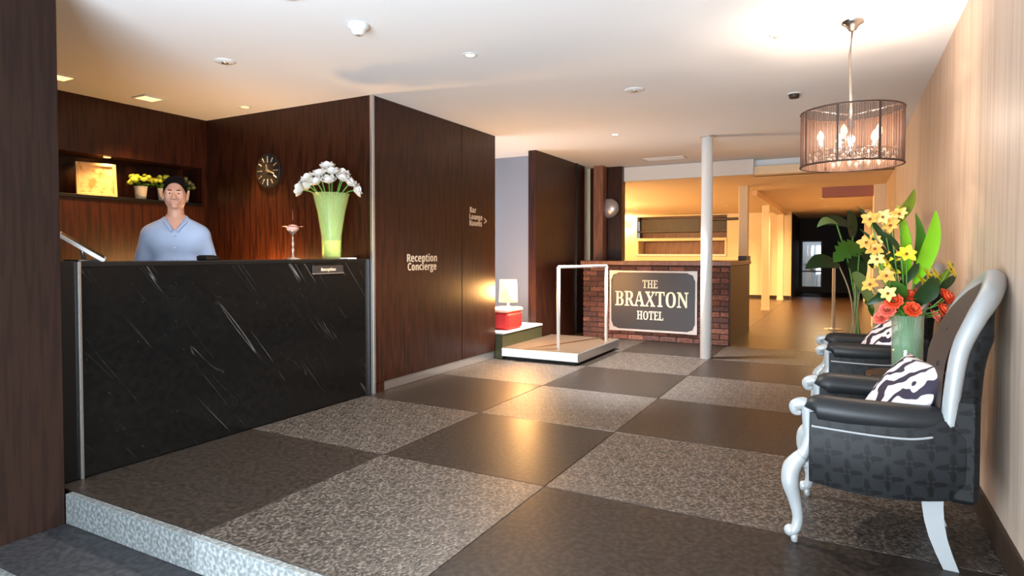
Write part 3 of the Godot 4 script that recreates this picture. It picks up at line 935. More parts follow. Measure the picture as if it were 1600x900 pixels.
# ------------------------------------------------------------------ brick bar and the room behind
func bar() -> void:
	var b := thing("brick_bar", "brick fronted bar counter carrying the hotel sign", "bar", P(-2.79, 7.0, 0))
	# local: front at z = 0, running x from 0 to 2.11, depth 1.5 back
	var w := 1.69 * H
	var dp := 1.55 * H
	var top := 0.92 * H
	obj("core", box(Vector3(0.012, 0.0, -0.58), Vector3(w - 0.012, top - 0.07, -0.012), 0.0), M.mortar, b)
	obj("core", box(Vector3(w - 0.60, 0.0, -dp), Vector3(w - 0.012, top - 0.07, -0.58), 0.0), M.mortar, b)
	var shapes := []
	for k in 3:
		shapes.append(box(Vector3(-0.112 + 0.002 * k, 0, -0.02), Vector3(0.112, 0.066, 0.002 + 0.0025 * k), 0.005))
	var half := box(Vector3(-0.053, 0, -0.02), Vector3(0.053, 0.066, 0.003), 0.005)
	var n := 0
	for row in 14:
		var y := 0.005 + row * 0.0768
		if y + 0.066 > top - 0.065: break
		var x := 0.0
		var off: bool = row % 2 == 1
		while x < w - 0.05:
			var wide := 0.224
			if off and x == 0.0: wide = 0.106
			if x + wide > w: wide = 0.106
			if x + wide > w + 0.01: break
			var o := obj("brick", half if wide < 0.2 else shapes[n % 3], M["brick_%d" % rng.randi_range(0, 3)], b)
			o.position = Vector3(x + wide / 2, y, 0)
			x += wide + 0.0114
			n += 1
		# the short return on the right side, dark timber beyond it
	obj("side_board", box(Vector3(w - 0.012, 0.0, -dp), Vector3(w + 0.008, top - 0.065, -0.03), 0.003), M.skirting, b)
	obj("worktop", box(Vector3(-0.03, top - 0.062, -0.60), Vector3(w + 0.03, top, 0.045), 0.006), M.bar_top, b)
	obj("worktop", box(Vector3(w - 0.62, top - 0.062, -dp), Vector3(w + 0.03, top, -0.602), 0.006), M.bar_top, b)
	obj("upstand", box(Vector3(w - 0.10, top, -dp), Vector3(w + 0.02, top + 0.07, -dp + 0.5), 0.004), M.skirting, b)
	# the sign
	var sx0 := -2.445 * H
	var sx1 := -1.432 * H
	var sw := (sx1 - sx0) / 2
	var sy0 := 0.105 * H
	var sy1 := 0.81 * H
	var sh := (sy1 - sy0) / 2
	var s := thing("hotel_sign", "dark panel sign with pale notched frame and cream hotel lettering", "sign", Vector3((sx0 + sx1) / 2, (sy0 + sy1) / 2, -7.0 * H + 0.012))
	var nt := 0.10
	var outline := PackedVector2Array()
	for q in [[1, 1], [-1, 1], [-1, -1], [1, -1]]:
		# corners stepped in
		var seq := [Vector2(q[0] * sw, q[1] * (sh - nt)), Vector2(q[0] * (sw - nt * 0.4), q[1] * (sh - nt * 0.75)), Vector2(q[0] * (sw - nt * 0.75), q[1] * (sh - nt * 0.4)), Vector2(q[0] * (sw - nt), q[1] * sh)]
		if q[0] * q[1] < 0: seq.reverse()
		outline.append_array(PackedVector2Array(seq))
	var pg := extrude(outline, 0.0, 0.014)
	obj("panel", pg, M.sign_dark, s)
	for e in [[-sw, -sw + 0.03, -sh, sh], [sw - 0.03, sw, -sh, sh], [-sw, sw, sh - 0.03, sh], [-sw, sw, -sh, -sh + 0.03]]:
		obj("frame_bar", box(Vector3(e[0], e[2], 0.006), Vector3(e[1], e[3], 0.03), 0.004), M.sign_frame, s)
	for q in [[1, 1], [-1, 1], [-1, -1], [1, -1]]:
		var cp := PackedVector2Array()
		for v in [[0.0, 0.0], [0.135, 0.0], [0.135, 0.03], [0.105, 0.045], [0.06, 0.06], [0.045, 0.105], [0.03, 0.135], [0.0, 0.135]]:
			cp.append(Vector2(q[0] * (sw - v[0]), q[1] * (sh - v[1])))
		if q[0] * q[1] < 0: cp.reverse()
		obj("frame_corner", extrude(cp, 0.004, 0.031), M.sign_frame, s)
	text(s, "THE", 0.16, Vector3(-0.03, 0.245, 0.016), 0, M.letter, "lettering", true, 0.01).scale = Vector3(0.66, 1, 1)
	text(s, "BRAXTON", 0.30, Vector3(-0.02, 0.03, 0.016), 0, M.letter, "lettering", true, 0.012).scale = Vector3(0.70, 1, 1)
	text(s, "HOTEL", 0.17, Vector3(-0.03, -0.205, 0.016), 0, M.letter, "lettering", true, 0.01).scale = Vector3(0.64, 1, 1)
	# rounded mirror on the pier
	var mr := thing("pier_mirror", "round grey convex mirror mounted on the dark pier above the bar", "mirror", P(-2.68, 7.63, 1.59))
	var st := mb()
	lathe(st, [Vector2(0, 0), Vector2(0.155, 0), Vector2(0.16, 0.02), Vector2(0.14, 0.05), Vector2(0.09, 0.075), Vector2(0, 0.085)], Vector3.ZERO, 32)
	var d := obj("mirror_dome", fin(st), mat(Color(0.66, 0.63, 0.62), 0.3, 0.5), mr)
	d.rotation.x = PI / 2
	st = mb()
	tube(st, [Vector3(0, 0, -0.035), Vector3(0, 0, 0.01)], [0.05], 16)
	obj("bracket", fin(st), M.black, mr)
	# white round column in the lobby
	var c := thing("round_column", "white round steel column standing in the lobby before the bar", "column", P(-1.17, 6.10, 0))
	st = mb()
	lathe(st, [Vector2(0, 0), Vector2(0.066, 0), Vector2(0.066, CEIL - 0.02), Vector2(0, CEIL - 0.02)], Vector3.ZERO, 32)
	obj("shaft", fin(st), M.white_gloss, c)
	st = mb()
	lathe(st, [Vector2(0, CEIL - 0.022), Vector2(0.085, CEIL - 0.022), Vector2(0.085, CEIL), Vector2(0, CEIL)], Vector3.ZERO, 32, false)
	obj("collar", fin(st), M.steel, c)
	# back wall of the bar room with its shelf opening
	var bw := Node3D.new()
	bw.name = "wall_back"
	add_child(bw)
	tag(bw, "amber lit back wall of the bar room with a long opening", "", "", "structure")
	var z1 := -15.0 * H
	var ox0 := -4.56 * H
	var ox1 := -2.42 * H
	var oy0 := 0.95 * H
	var oy1 := 1.915 * H
	obj("wall_panel", box(Vector3(-6.6, 0, z1 - 0.15), Vector3(-1.32, oy0, z1), 0.0), M.cream_wall, bw)
	obj("wall_panel", box(Vector3(-6.6, oy0, z1 - 0.15), Vector3(ox0, LOW, z1), 0.0), M.cream_wall, bw)
	obj("wall_panel", box(Vector3(ox1, oy0, z1 - 0.15), Vector3(-1.32, LOW, z1), 0.0), M.cream_wall, bw)
	obj("wall_panel", box(Vector3(ox0, oy1, z1 - 0.15), Vector3(ox1, LOW, z1), 0.0), M.cream_wall, bw)
	obj("recess_back", box(Vector3(ox0 - 0.1, oy0, z1 - 0.75), Vector3(ox1 + 0.1, LOW, z1 - 0.65), 0.0), M.trim_wood, bw)
	obj("skirting", box(Vector3(-6.4, 0, z1), Vector3(-1.32, 0.09, z1 + 0.015), 0.0), M.skirting, bw)
	var bs := thing("back_bar_shelves", "wide timber back bar with two shelves in the far amber wall", "shelf", Vector3((ox0 + ox1) / 2, oy0, z1))
	var hw := (ox1 - ox0) / 2
	var ht := oy1 - oy0
	for e in [[-hw, -hw + 0.06], [hw - 0.06, hw]]:
		obj("upright", box(Vector3(e[0], 0, -0.6), Vector3(e[1], ht * 0.42, 0.03), 0.004), M.cream_wall, bs)
	obj("shelf_board", box(Vector3(-hw, 0.0, -0.6), Vector3(hw, 0.06, 0.05), 0.004), M.white, bs)
	obj("shelf_board", box(Vector3(-hw, ht * 0.38, -0.6), Vector3(hw, ht * 0.45, 0.04), 0.004), M.cream_wall, bs)
	obj("shelf_board", box(Vector3(-hw, ht * 0.60, -0.6), Vector3(hw, ht * 0.64, -0.1), 0.004), M.skirting, bs)
	obj("shutter", box(Vector3(-hw + 0.06, ht * 0.64, -0.32), Vector3(hw - 0.02, ht * 0.95, -0.28), 0.004), M.skirting, bs)
	obj("hood", box(Vector3(hw - 0.5, ht * 0.86, -0.1), Vector3(hw + 0.35, ht * 0.92, 0.10), 0.01), M.skirting, bs)
	# wall light at the left of the shelves
	var wl := thing("wall_light", "glowing round wall light left of the back bar shelves", "lamp", Vector3(-4.78 * H, 1.74 * H, z1 + 0.10))
	st = mb()
	ball(st, Vector3.ZERO, Vector3(0.13, 0.13, 0.09), 16)
	obj("globe", fin(st), M.lamp_warm, wl)
	obj("back_plate", box(Vector3(-0.08, -0.08, -0.10), Vector3(0.08, 0.08, -0.06), 0.004), M.steel, wl)
	omni(Vector3(0, 0, 0), AMBER, 2.0, 0.05, wl)
	# globe pendants over the left end of the bar light its ceiling
	for q in [[-4.35, 9.2], [-4.6, 11.2]]:
		var pg2 := thing("globe_pendant", ["glowing globe pendant over the near left end of the bar room", "glowing globe pendant over the far left end of the bar room"][0 if q[1] < 10 else 1], "lamp", Vector3(q[0] * H, LOW, -q[1] * H))
		st = mb()
		ball(st, Vector3(0, -0.55, 0), Vector3(0.14, 0.14, 0.14), 20)
		obj("globe", fin(st), M.lamp_warm, pg2)
		st = mb()
		tube(st, [Vector3(0, -0.42, 0), Vector3(0, 0, 0)], [0.008], 6)
		obj("cord", fin(st), M.black, pg2)
		omni(Vector3(0, -0.55, 0), AMBER, PEND, 0.14, pg2)
	for q in [[-3.6, 10.4, "near left above the bar shelves"], [-3.9, 12.8, "far left above the bar shelves"], [-2.0, 12.4, "between the bar shelves and columns"], [-0.35, 11.6, "in the corridor past the pink beam"], [-0.35, 13.6, "in the corridor nearest the dark room"]]:
		downlight(Vector3(q[0] * H, LOW, -q[1] * H), "small amber downlight " + q[2], "amber downlights in the lowered ceiling", AMBER, 9.0, 0.045, 80.0)

func extrude(poly: PackedVector2Array, z0: float, z1: float) -> ArrayMesh:
	var st := mb(false)
	var idx := Geometry2D.triangulate_polygon(poly)
	if Geometry2D.is_polygon_clockwise(poly): pass
	for i in range(0, idx.size(), 3):
		var a := poly[idx[i]]
		var b := poly[idx[i + 1]]
		var c := poly[idx[i + 2]]
		if (b - a).cross(c - a) < 0:
			var s := b
			b = c
			c = s
		tri(st, Vector3(a.x, a.y, z1), Vector3(b.x, b.y, z1), Vector3(c.x, c.y, z1))
		tri(st, Vector3(a.x, a.y, z0), Vector3(c.x, c.y, z0), Vector3(b.x, b.y, z0))
	var area2 := 0.0
	for i in poly.size():
		area2 += poly[i].cross(poly[(i + 1) % poly.size()])
	for i in poly.size():
		var a := poly[i]
		var b := poly[(i + 1) % poly.size()]
		if area2 < 0:
			var s := a
			a = b
			b = s
		quad(st, Vector3(a.x, a.y, z0), Vector3(b.x, b.y, z0), Vector3(b.x, b.y, z1), Vector3(a.x, a.y, z1))
	return fin(st)

func corridor() -> void:
	var names := ["nearest cream square column behind the brick bar", "middle cream square column of the corridor row", "farthest cream square column of the corridor row"]
	var ds := [9.05, 11.8, 14.6]
	for i in 3:
		var c := thing("square_column", names[i], "column", P(-1.24, ds[i], 0), 0.0, "square columns along the corridor")
		obj("shaft", box(Vector3(-0.075, 0, -0.075), Vector3(0.075, LOW, 0.075), 0.006), M.cream_wall, c)
		obj("foot", box(Vector3(-0.082, 0, -0.082), Vector3(0.082, 0.06, 0.082), 0.003), M.cream_wall, c)
	struct("trim_8", box(Vector3(-1.66, LOW - 0.10, -18.7), Vector3(-1.44, LOW + 0.02, -12.2), 0.004), M.amber_ceiling, "long shallow beam over the corridor columns")
	struct("trim_9", hbox(-0.30, 0.36, 9.75, 9.95, 1.80, 1.94), M.pink_beam, "dusty pink beam hanging across the corridor ceiling")
	struct("wall_pier_right", hbox(0.33, 0.47, 9.6, 10.1, 0, 1.94), M.cream_wall, "cream pier standing out of the right wall")
	# dark room at the end
	var z1 := -15.0 * H
	struct("wall_end_right", box(Vector3(0.43, 0, z1 - 0.15), Vector3(WALL_R + 0.1, LOW, z1), 0.0), M.cream_wall, "narrow wall at the corridor end")
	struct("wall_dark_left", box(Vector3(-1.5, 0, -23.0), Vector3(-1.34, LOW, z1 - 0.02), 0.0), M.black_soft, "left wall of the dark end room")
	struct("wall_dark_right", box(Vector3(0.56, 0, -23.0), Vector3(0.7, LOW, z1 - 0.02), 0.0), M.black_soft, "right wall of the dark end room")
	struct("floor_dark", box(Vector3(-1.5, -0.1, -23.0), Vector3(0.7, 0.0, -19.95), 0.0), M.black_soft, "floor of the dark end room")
	var we := Node3D.new()
	we.name = "wall_dark_end"
	add_child(we)
	tag(we, "dark wall at the very end with a tall window", "", "", "structure")
	var z2 := -18.0 * H
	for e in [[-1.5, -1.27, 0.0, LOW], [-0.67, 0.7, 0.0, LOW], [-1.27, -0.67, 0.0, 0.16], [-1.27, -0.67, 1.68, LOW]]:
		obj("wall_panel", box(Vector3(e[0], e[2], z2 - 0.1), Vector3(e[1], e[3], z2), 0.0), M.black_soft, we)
	var wn := Node3D.new()
	wn.name = "window_1"
	add_child(wn)
	tag(wn, "tall daylit window in the dark end room", "", "", "structure")
	wn.position = Vector3(-0.97, 0.16, z2 - 0.05)
	for e in [[-0.30, -0.27, 0, 1.52], [0.27, 0.30, 0, 1.52], [-0.27, 0.27, 0, 0.03], [-0.27, 0.27, 1.49, 1.52], [-0.27, 0.27, 0.50, 0.55]]:
		obj("window_frame", box(Vector3(e[0], e[2], -0.03), Vector3(e[1], e[3], 0.03), 0.003), M.black, wn)
	for e in [[0.03, 0.50], [0.55, 1.49]]:
		obj("pane", box(Vector3(-0.27, e[0], -0.004), Vector3(0.27, e[1], 0.004), 0.0), M.glass, wn)
	# shrub outside that window
	var sh := thing("garden_shrub", "green shrub seen outside the far window", "shrub", Vector3(-0.85, 0.0, z2 - 0.9))
	var st := mb()
	for k in 60:
		var a := rng.randf() * TAU
		var y := rng.randf_range(0.55, 0.95)
		var o := Vector3(cos(a) * 0.25, y, sin(a) * 0.2)
		blade(st, o * Vector3(0.3, 1, 0.3), o + Vector3(cos(a) * 0.2, rng.randf_range(-0.05, 0.15), sin(a) * 0.2), 0.05, Vector3.UP, Vector3(0, 0.03, 0))
	tag(obj("foliage", fin(st), M.leaf, sh), "", "", "", "stuff")
	st = mb()
	tube(st, [Vector3(0, -0.1, 0), Vector3(0.02, 0.8, 0)], [0.03, 0.015], 8)
	obj("stem", fin(st), M.stem_pale, sh)
	struct("floor_garden", box(Vector3(-3, -0.2, -26), Vector3(2, -0.1, -22.7), 0.0), M.step_stone, "paving outside the far window")
	# slim post in the corridor
	var p := thing("barrier_post", "slim cream barrier post standing alone in the corridor", "post", P(-0.13, 9.2, 0))
	st = mb()
	lathe(st, [Vector2(0, 0), Vector2(0.14, 0), Vector2(0.14, 0.012), Vector2(0.04, 0.03), Vector2(0, 0.03)], Vector3.ZERO, 24)
	obj("foot", fin(st), M.steel, p)
	st = mb()
	lathe(st, [Vector2(0, 0.02), Vector2(0.026, 0.02), Vector2(0.026, 1.02), Vector2(0.034, 1.03), Vector2(0.034, 1.06), Vector2(0, 1.07)], Vector3.ZERO, 16)
	obj("shaft", fin(st), mat(Color(0.80, 0.74, 0.64), 0.4), p)

# ------------------------------------------------------------------ ceiling fittings
func downlight(at: Vector3, label: String, group: String, c: Color, e: float, rad := 0.05, angle := 60.0) -> void:
	var d := thing("downlight", label, "downlight", at, 0.0, group)
	var st := mb()
	lathe(st, [Vector2(rad * 0.75, -0.001), Vector2(rad * 0.78, -0.006), Vector2(rad * 1.15, -0.006), Vector2(rad * 1.25, 0.0)], Vector3.ZERO, 24)
	obj("ring", fin(st), M.white, d)
	st = mb()
	lathe(st, [Vector2(0, -0.003), Vector2(rad * 0.76, -0.003), Vector2(rad * 0.76, 0.0), Vector2(0, 0.0)], Vector3.ZERO, 20)
	obj("lens", fin(st), M.lamp_warm if c.b < 0.7 else M.lamp_white, d)
	spot(at + Vector3(0, -0.015, 0), at + Vector3(0, -1, 0), c, e, angle, rad * 0.7)

func square_light(at: Vector3, label: String) -> void:
	var d := thing("square_downlight", label, "downlight", at, 0.0, "square lamps over the reception desk")
	var st := mb(false)
	var s := 0.10
	for e in [[-s, -s + 0.018, -s, s], [s - 0.018, s, -s, s], [-s + 0.018, s - 0.018, -s, -s + 0.018], [-s + 0.018, s - 0.018, s - 0.018, s]]:
		bx(st, Vector3(e[0], -0.012, e[2]), Vector3(e[1], 0.0, e[3]), 0.002)
	obj("frame", fin(st), M.white, d)
	obj("diffuser", box(Vector3(-s + 0.018, -0.006, -s + 0.018), Vector3(s - 0.018, 0.0, s - 0.018), 0.0), M.lamp_warm, d)
	spot(at + Vector3(0, -0.02, 0), at + Vector3(0, -1, 0), WARM, 4.2, 50, 0.06)

func ceiling_fittings() -> void:
	square_light(P(-4.40, 2.11, 0) + Vector3(0, CEIL, 0), "square warm lamp nearest the left timber wall over the desk")
	square_light(P(-4.43, 2.71, 0) + Vector3(0, CEIL, 0), "square warm lamp farther from the left wall over the desk")
	downlight(P(-4.05, 3.22, 0) + Vector3(0, CEIL, 0), "small warm downlight at the ceiling corner near the clock wall", "", WARM, 6.0, 0.05, 26)
	downlight(ceil_at(735, 88), "small lit white downlight in the lobby ceiling near the detector", "", Color(1, 0.97, 0.93), 14.0, 0.045)
	downlight(ceil_at(960, 211), "small lit white downlight in the lobby ceiling before the bar", "", Color(1, 0.98, 0.96), 34.0, 0.05, 46)
	# smoke detector
	var s := thing("smoke_detector", "white domed smoke detector on the lobby ceiling", "detector", ceil_at(562, 42))
	var st := mb()
	lathe(st, [Vector2(0, -0.062), Vector2(0.03, -0.062), Vector2(0.04, -0.05), Vector2(0.045, -0.034), Vector2(0.062, -0.026), Vector2(0.066, 0.0), Vector2(0, 0.0)].map(func(v): return v), Vector3.ZERO, 28)
	obj("housing", fin(st), M.white, s)
	st = mb()
	lathe(st, [Vector2(0, -0.068), Vector2(0.012, -0.066), Vector2(0.014, -0.061), Vector2(0, -0.061)], Vector3.ZERO, 12)
	obj("sensor", fin(st), M.steel, s)
	for q in [[355, 98, 0.075, "flat white disc on the ceiling left of the smoke detector"], [990, 142, 0.085, "flat white disc on the ceiling above the timber opening"], [1208, 58, 0.035, "tiny pale sprinkler plate on the ceiling left of the chandelier"], [457, -3, 0.06, "grey disc on the ceiling at the top edge of the picture"]]:
		var c := thing("ceiling_disc", q[3], "ceiling disc", ceil_at(q[0], q[1]))
		st = mb()
		lathe(st, [Vector2(0, -0.012), Vector2(q[2] * 0.8, -0.012), Vector2(q[2], -0.004), Vector2(q[2], 0), Vector2(0, 0)], Vector3.ZERO, 28)
		obj("plate", fin(st), M.white, c)
		st = mb()
		lathe(st, [Vector2(0, -0.02), Vector2(q[2] * 0.3, -0.018), Vector2(q[2] * 0.34, -0.011), Vector2(0, -0.011)], Vector3.ZERO, 16)
		obj("hub", fin(st), M.steel, c)
	var v := thing("spot_fitting", "dark little spot fitting on the ceiling behind the chandelier rod", "spotlight", ceil_at(1238, 148))
	st = mb()
	lathe(st, [Vector2(0, -0.04), Vector2(0.04, -0.04), Vector2(0.045, 0.0), Vector2(0, 0)], Vector3.ZERO, 20)
	obj("housing", fin(st), mat(Color(0.22, 0.15, 0.12), 0.5), v)
	st = mb()
	lathe(st, [Vector2(0.045, -0.008), Vector2(0.06, -0.006), Vector2(0.062, 0.0), Vector2(0.045, 0)], Vector3.ZERO, 20)
	obj("ring", fin(st), M.white, v)
	var g := thing("ceiling_grille", "rectangular air grille in the ceiling just before the white beam", "grille", ceil_at(1038, 248))
	obj("backing", box(Vector3(-0.28, -0.004, -0.11), Vector3(0.28, 0.0, 0.11), 0.0), mat(Color(0.45, 0.40, 0.37), 0.7), g)
	for e in [[-0.30, 0.30, -0.13, -0.105], [-0.30, 0.30, 0.105, 0.13], [-0.30, -0.275, -0.105, 0.105], [0.275, 0.30, -0.105, 0.105]]:
		obj("frame_bar", box(Vector3(e[0], -0.012, e[2]), Vector3(e[1], 0.0, e[3]), 0.002), M.white, g)
	for k in 6:
		var z := -0.085 + k * 0.034
		obj("slat", box(Vector3(-0.272, -0.010, z - 0.004), Vector3(0.272, -0.003, z + 0.004), 0.001), M.white, g)

# where a fitting seen in the photograph sits on the lobby ceiling
func ceil_at(px: float, py: float) -> Vector3:
	var a := (px - 800.0) / 967.0
	var t := (CEIL - H) / ((397.0 - py) / 967.0)
	var s := sin(deg_to_rad(28.3))
	var c := cos(deg_to_rad(28.3))
	return Vector3((a * c - s) * t, CEIL, -(a * s + c) * t)

# ------------------------------------------------------------------ chandelier
func chandelier() -> void:
	var at := Vector3(0.022, 0, -3.40 * H)
	var c := thing("chandelier", "drum chandelier with sheer brown shade, bulbs and crystal drops", "chandelier", at)
	var y0 := H * 1.425
	var y1 := H * 1.682
	var R := 0.275
	var st := mb()
	lathe(st, [Vector2(0, CEIL - 0.075), Vector2(0.02, CEIL - 0.07), Vector2(0.035, CEIL - 0.045), Vector2(0.06, CEIL - 0.03), Vector2(0.065, CEIL), Vector2(0, CEIL)], Vector3.ZERO, 28)
	obj("canopy", fin(st), M.chrome, c)
	st = mb()
	tube(st, [Vector3(0, CEIL - 0.07, 0), Vector3(-0.012, CEIL - 0.22, 0.004), Vector3(-0.006, y1 + 0.12, 0), Vector3(0, y1 - 0.05, 0)], [0.008], 8)
	obj("cord", fin(st), mat(Color(0.70, 0.64, 0.58), 0.3, 0.6), c)
	st = mb()
	lathe(st, [Vector2(R, y0), Vector2(R, y1)], Vector3.ZERO, 64)
	obj("shade", fin(st), M.shade_voile, c)
	for y in [y0, y1]:
		st = mb()
		var ring := []
		for k in 49: ring.append(Vector3(cos(TAU * k / 48.0) * R, y, sin(TAU * k / 48.0) * R))
		tube(st, ring, [0.006], 6)
		obj("ring", fin(st), M.string, c)
	st = mb(false)
	for k in 150:
		var a := TAU * (k + rng.randf() * 0.7) / 150.0
		var t := Transform3D(Basis(Vector3.UP, -a), Vector3.ZERO)
		bx(st, Vector3(R - 0.001, y0, -0.0011), Vector3(R + 0.001, y1, 0.0011), 0.0, t)
	tag(obj("string_fringe", fin(st), M.string, c), "", "", "", "stuff")
	for k in 8:
		var a := TAU * (k + 0.32) / 8.0
		st = mb(false)
		bx(st, Vector3(R - 0.003, y0, -0.006), Vector3(R + 0.004, y1, 0.006), 0.001, Transform3D(Basis(Vector3.UP, -a), Vector3.ZERO))
		obj("rib", fin(st), M.string, c)
	for k in 3:
		var a := TAU * k / 3.0 + 0.4
		st = mb()
		tube(st, [Vector3(0, y1 - 0.02, 0), Vector3(cos(a) * R, y1, sin(a) * R)], [0.004], 6)
		obj("spider_arm", fin(st), M.chrome, c)
	# central stem with glass beads and five candle arms
	st = mb()
	lathe(st, [Vector2(0, y0 + 0.05), Vector2(0.012, y0 + 0.06), Vector2(0.03, y0 + 0.09), Vector2(0.012, y0 + 0.12), Vector2(0.022, y0 + 0.16), Vector2(0.010, y0 + 0.19), Vector2(0.02, y0 + 0.24), Vector2(0.008, y0 + 0.27), Vector2(0.008, y1 - 0.02), Vector2(0, y1 - 0.02)], Vector3.ZERO, 16)
	obj("stem", fin(st), M.chrome, c)
	for k in 5:
		var a := TAU * k / 5.0 + 0.55
		var d := Vector3(cos(a), 0, sin(a))
		var tip := d * 0.165 + Vector3(0, y0 + 0.125, 0)
		var arm := mb()
		tube(arm, curve([Vector3(0, y0 + 0.09, 0), d * 0.09 + Vector3(0, y0 + 0.06, 0), d * 0.17 + Vector3(0, y0 + 0.07, 0), tip], 4), [0.005], 6)
		obj("arm", fin(arm), M.chrome, c)
		var cn := mb()
		lathe(cn, [Vector2(0, 0), Vector2(0.014, 0), Vector2(0.011, 0.03), Vector2(0, 0.03)], tip, 10)
		obj("candle_cup", fin(cn), M.white, c)
		var bl := mb()
		lathe(bl, [Vector2(0, 0.028), Vector2(0.010, 0.03), Vector2(0.020, 0.05), Vector2(0.017, 0.07), Vector2(0.006, 0.092), Vector2(0, 0.098)], tip, 12)
		obj("bulb", fin(bl), M.bulb, c)
		omni(tip + Vector3(0, 0.06, 0), Color(1.0, 0.90, 0.80), BULB, 0.03, c)
	# crystal drops: two rings of cut beads
	for ringi in 3:
		var n: int = [22, 18, 12][ringi]
		for k in n:
			var a := TAU * (k + 0.4 * ringi) / n
			var r: float = [0.235, 0.175, 0.10][ringi]
			var o := Vector3(cos(a) * r, y0 + 0.03 + rng.randf_range(0, 0.05), sin(a) * r)
			var cr := mb()
			lathe(cr, [Vector2(0, -0.022), Vector2(0.013, 0.0), Vector2(0.008, 0.014), Vector2(0, 0.018)], o, 6, false)
			obj("crystal_drop", fin(cr), M.crystal, c)
	st = mb()
	for y in [y0 + 0.075, y0 + 0.06]:
		var ring := []
		var rr := 0.235 if y > y0 + 0.07 else 0.175
		for k in 33: ring.append(Vector3(cos(TAU * k / 32.0) * rr, y, sin(TAU * k / 32.0) * rr))
		tube(st, ring, [0.003], 5)
	obj("crystal_ring", fin(st), M.chrome, c)

# ------------------------------------------------------------------ armchairs
func chairs() -> void:
	var a := make_chair()
	a.position = Vector3(0.10, 0, -3.22)
	a.rotation.y = deg_to_rad(-2)
	a.set_meta("label", "near baroque armchair of charcoal damask with silvered carved frame")
	var b := copy(a, "far baroque armchair with silvered frame beyond the flower vase", "silver framed armchairs along the right wall")
	b.position = Vector3(0.115, 0, -5.05)
	b.rotation.y = deg_to_rad(2)
	pillow(Vector3(0.30, 0.465, -3.14), "near zebra print cushion on the armchair before the vase")
	pillow(Vector3(0.305, 0.465, -4.98), "far zebra print cushion on the armchair beyond the vase")

func pillow(at: Vector3, label: String) -> void:
	var p := thing("zebra_cushion", label, "cushion", at, 0.0, "zebra print cushions")
	var n := 14
	var st := mb()
	var g := []
	for s in [1.0, -1.0]:
		var rows := []
		for i in n + 1:
			var row := []
			for j in n + 1:
				var u := float(i) / n * 2 - 1
				var v := float(j) / n * 2 - 1
				var pin := 1.0 - 0.10 * (pow(absf(u), 2) * (1 - v * v) + pow(absf(v), 2) * (1 - u * u))
				var th: float = 0.068 * pow(maxf((1 - u * u) * (1 - v * v), 0.0), 0.42)
				row.append(Vector3(u * 0.215 * pin, v * 0.19 * pin, th * s))
			rows.append(row)
		g.append(rows)
	for s in 2:
		for i in n:
			for j in n:
				var r: Array = g[s]
				var q := [r[i][j], r[i + 1][j], r[i + 1][j + 1], r[i][j + 1]]
				var uv := [Vector2(i, j) / n, Vector2(i + 1, j) / n, Vector2(i + 1, j + 1) / n, Vector2(i, j + 1) / n]
				if s == 0: quad(st, q[0], q[1], q[2], q[3], uv[0], uv[1], uv[2], uv[3])
				else: quad(st, q[3], q[2], q[1], q[0], uv[3], uv[2], uv[1], uv[0])
	var o := obj("cover", fin(st), M.zebra, p)
	o.transform = Transform3D(Basis(Vector3(0, 1, 0), deg_to_rad(-72)) * Basis(Vector3(1, 0, 0), deg_to_rad(-36)), Vector3(-0.075, 0.178, 0.0))

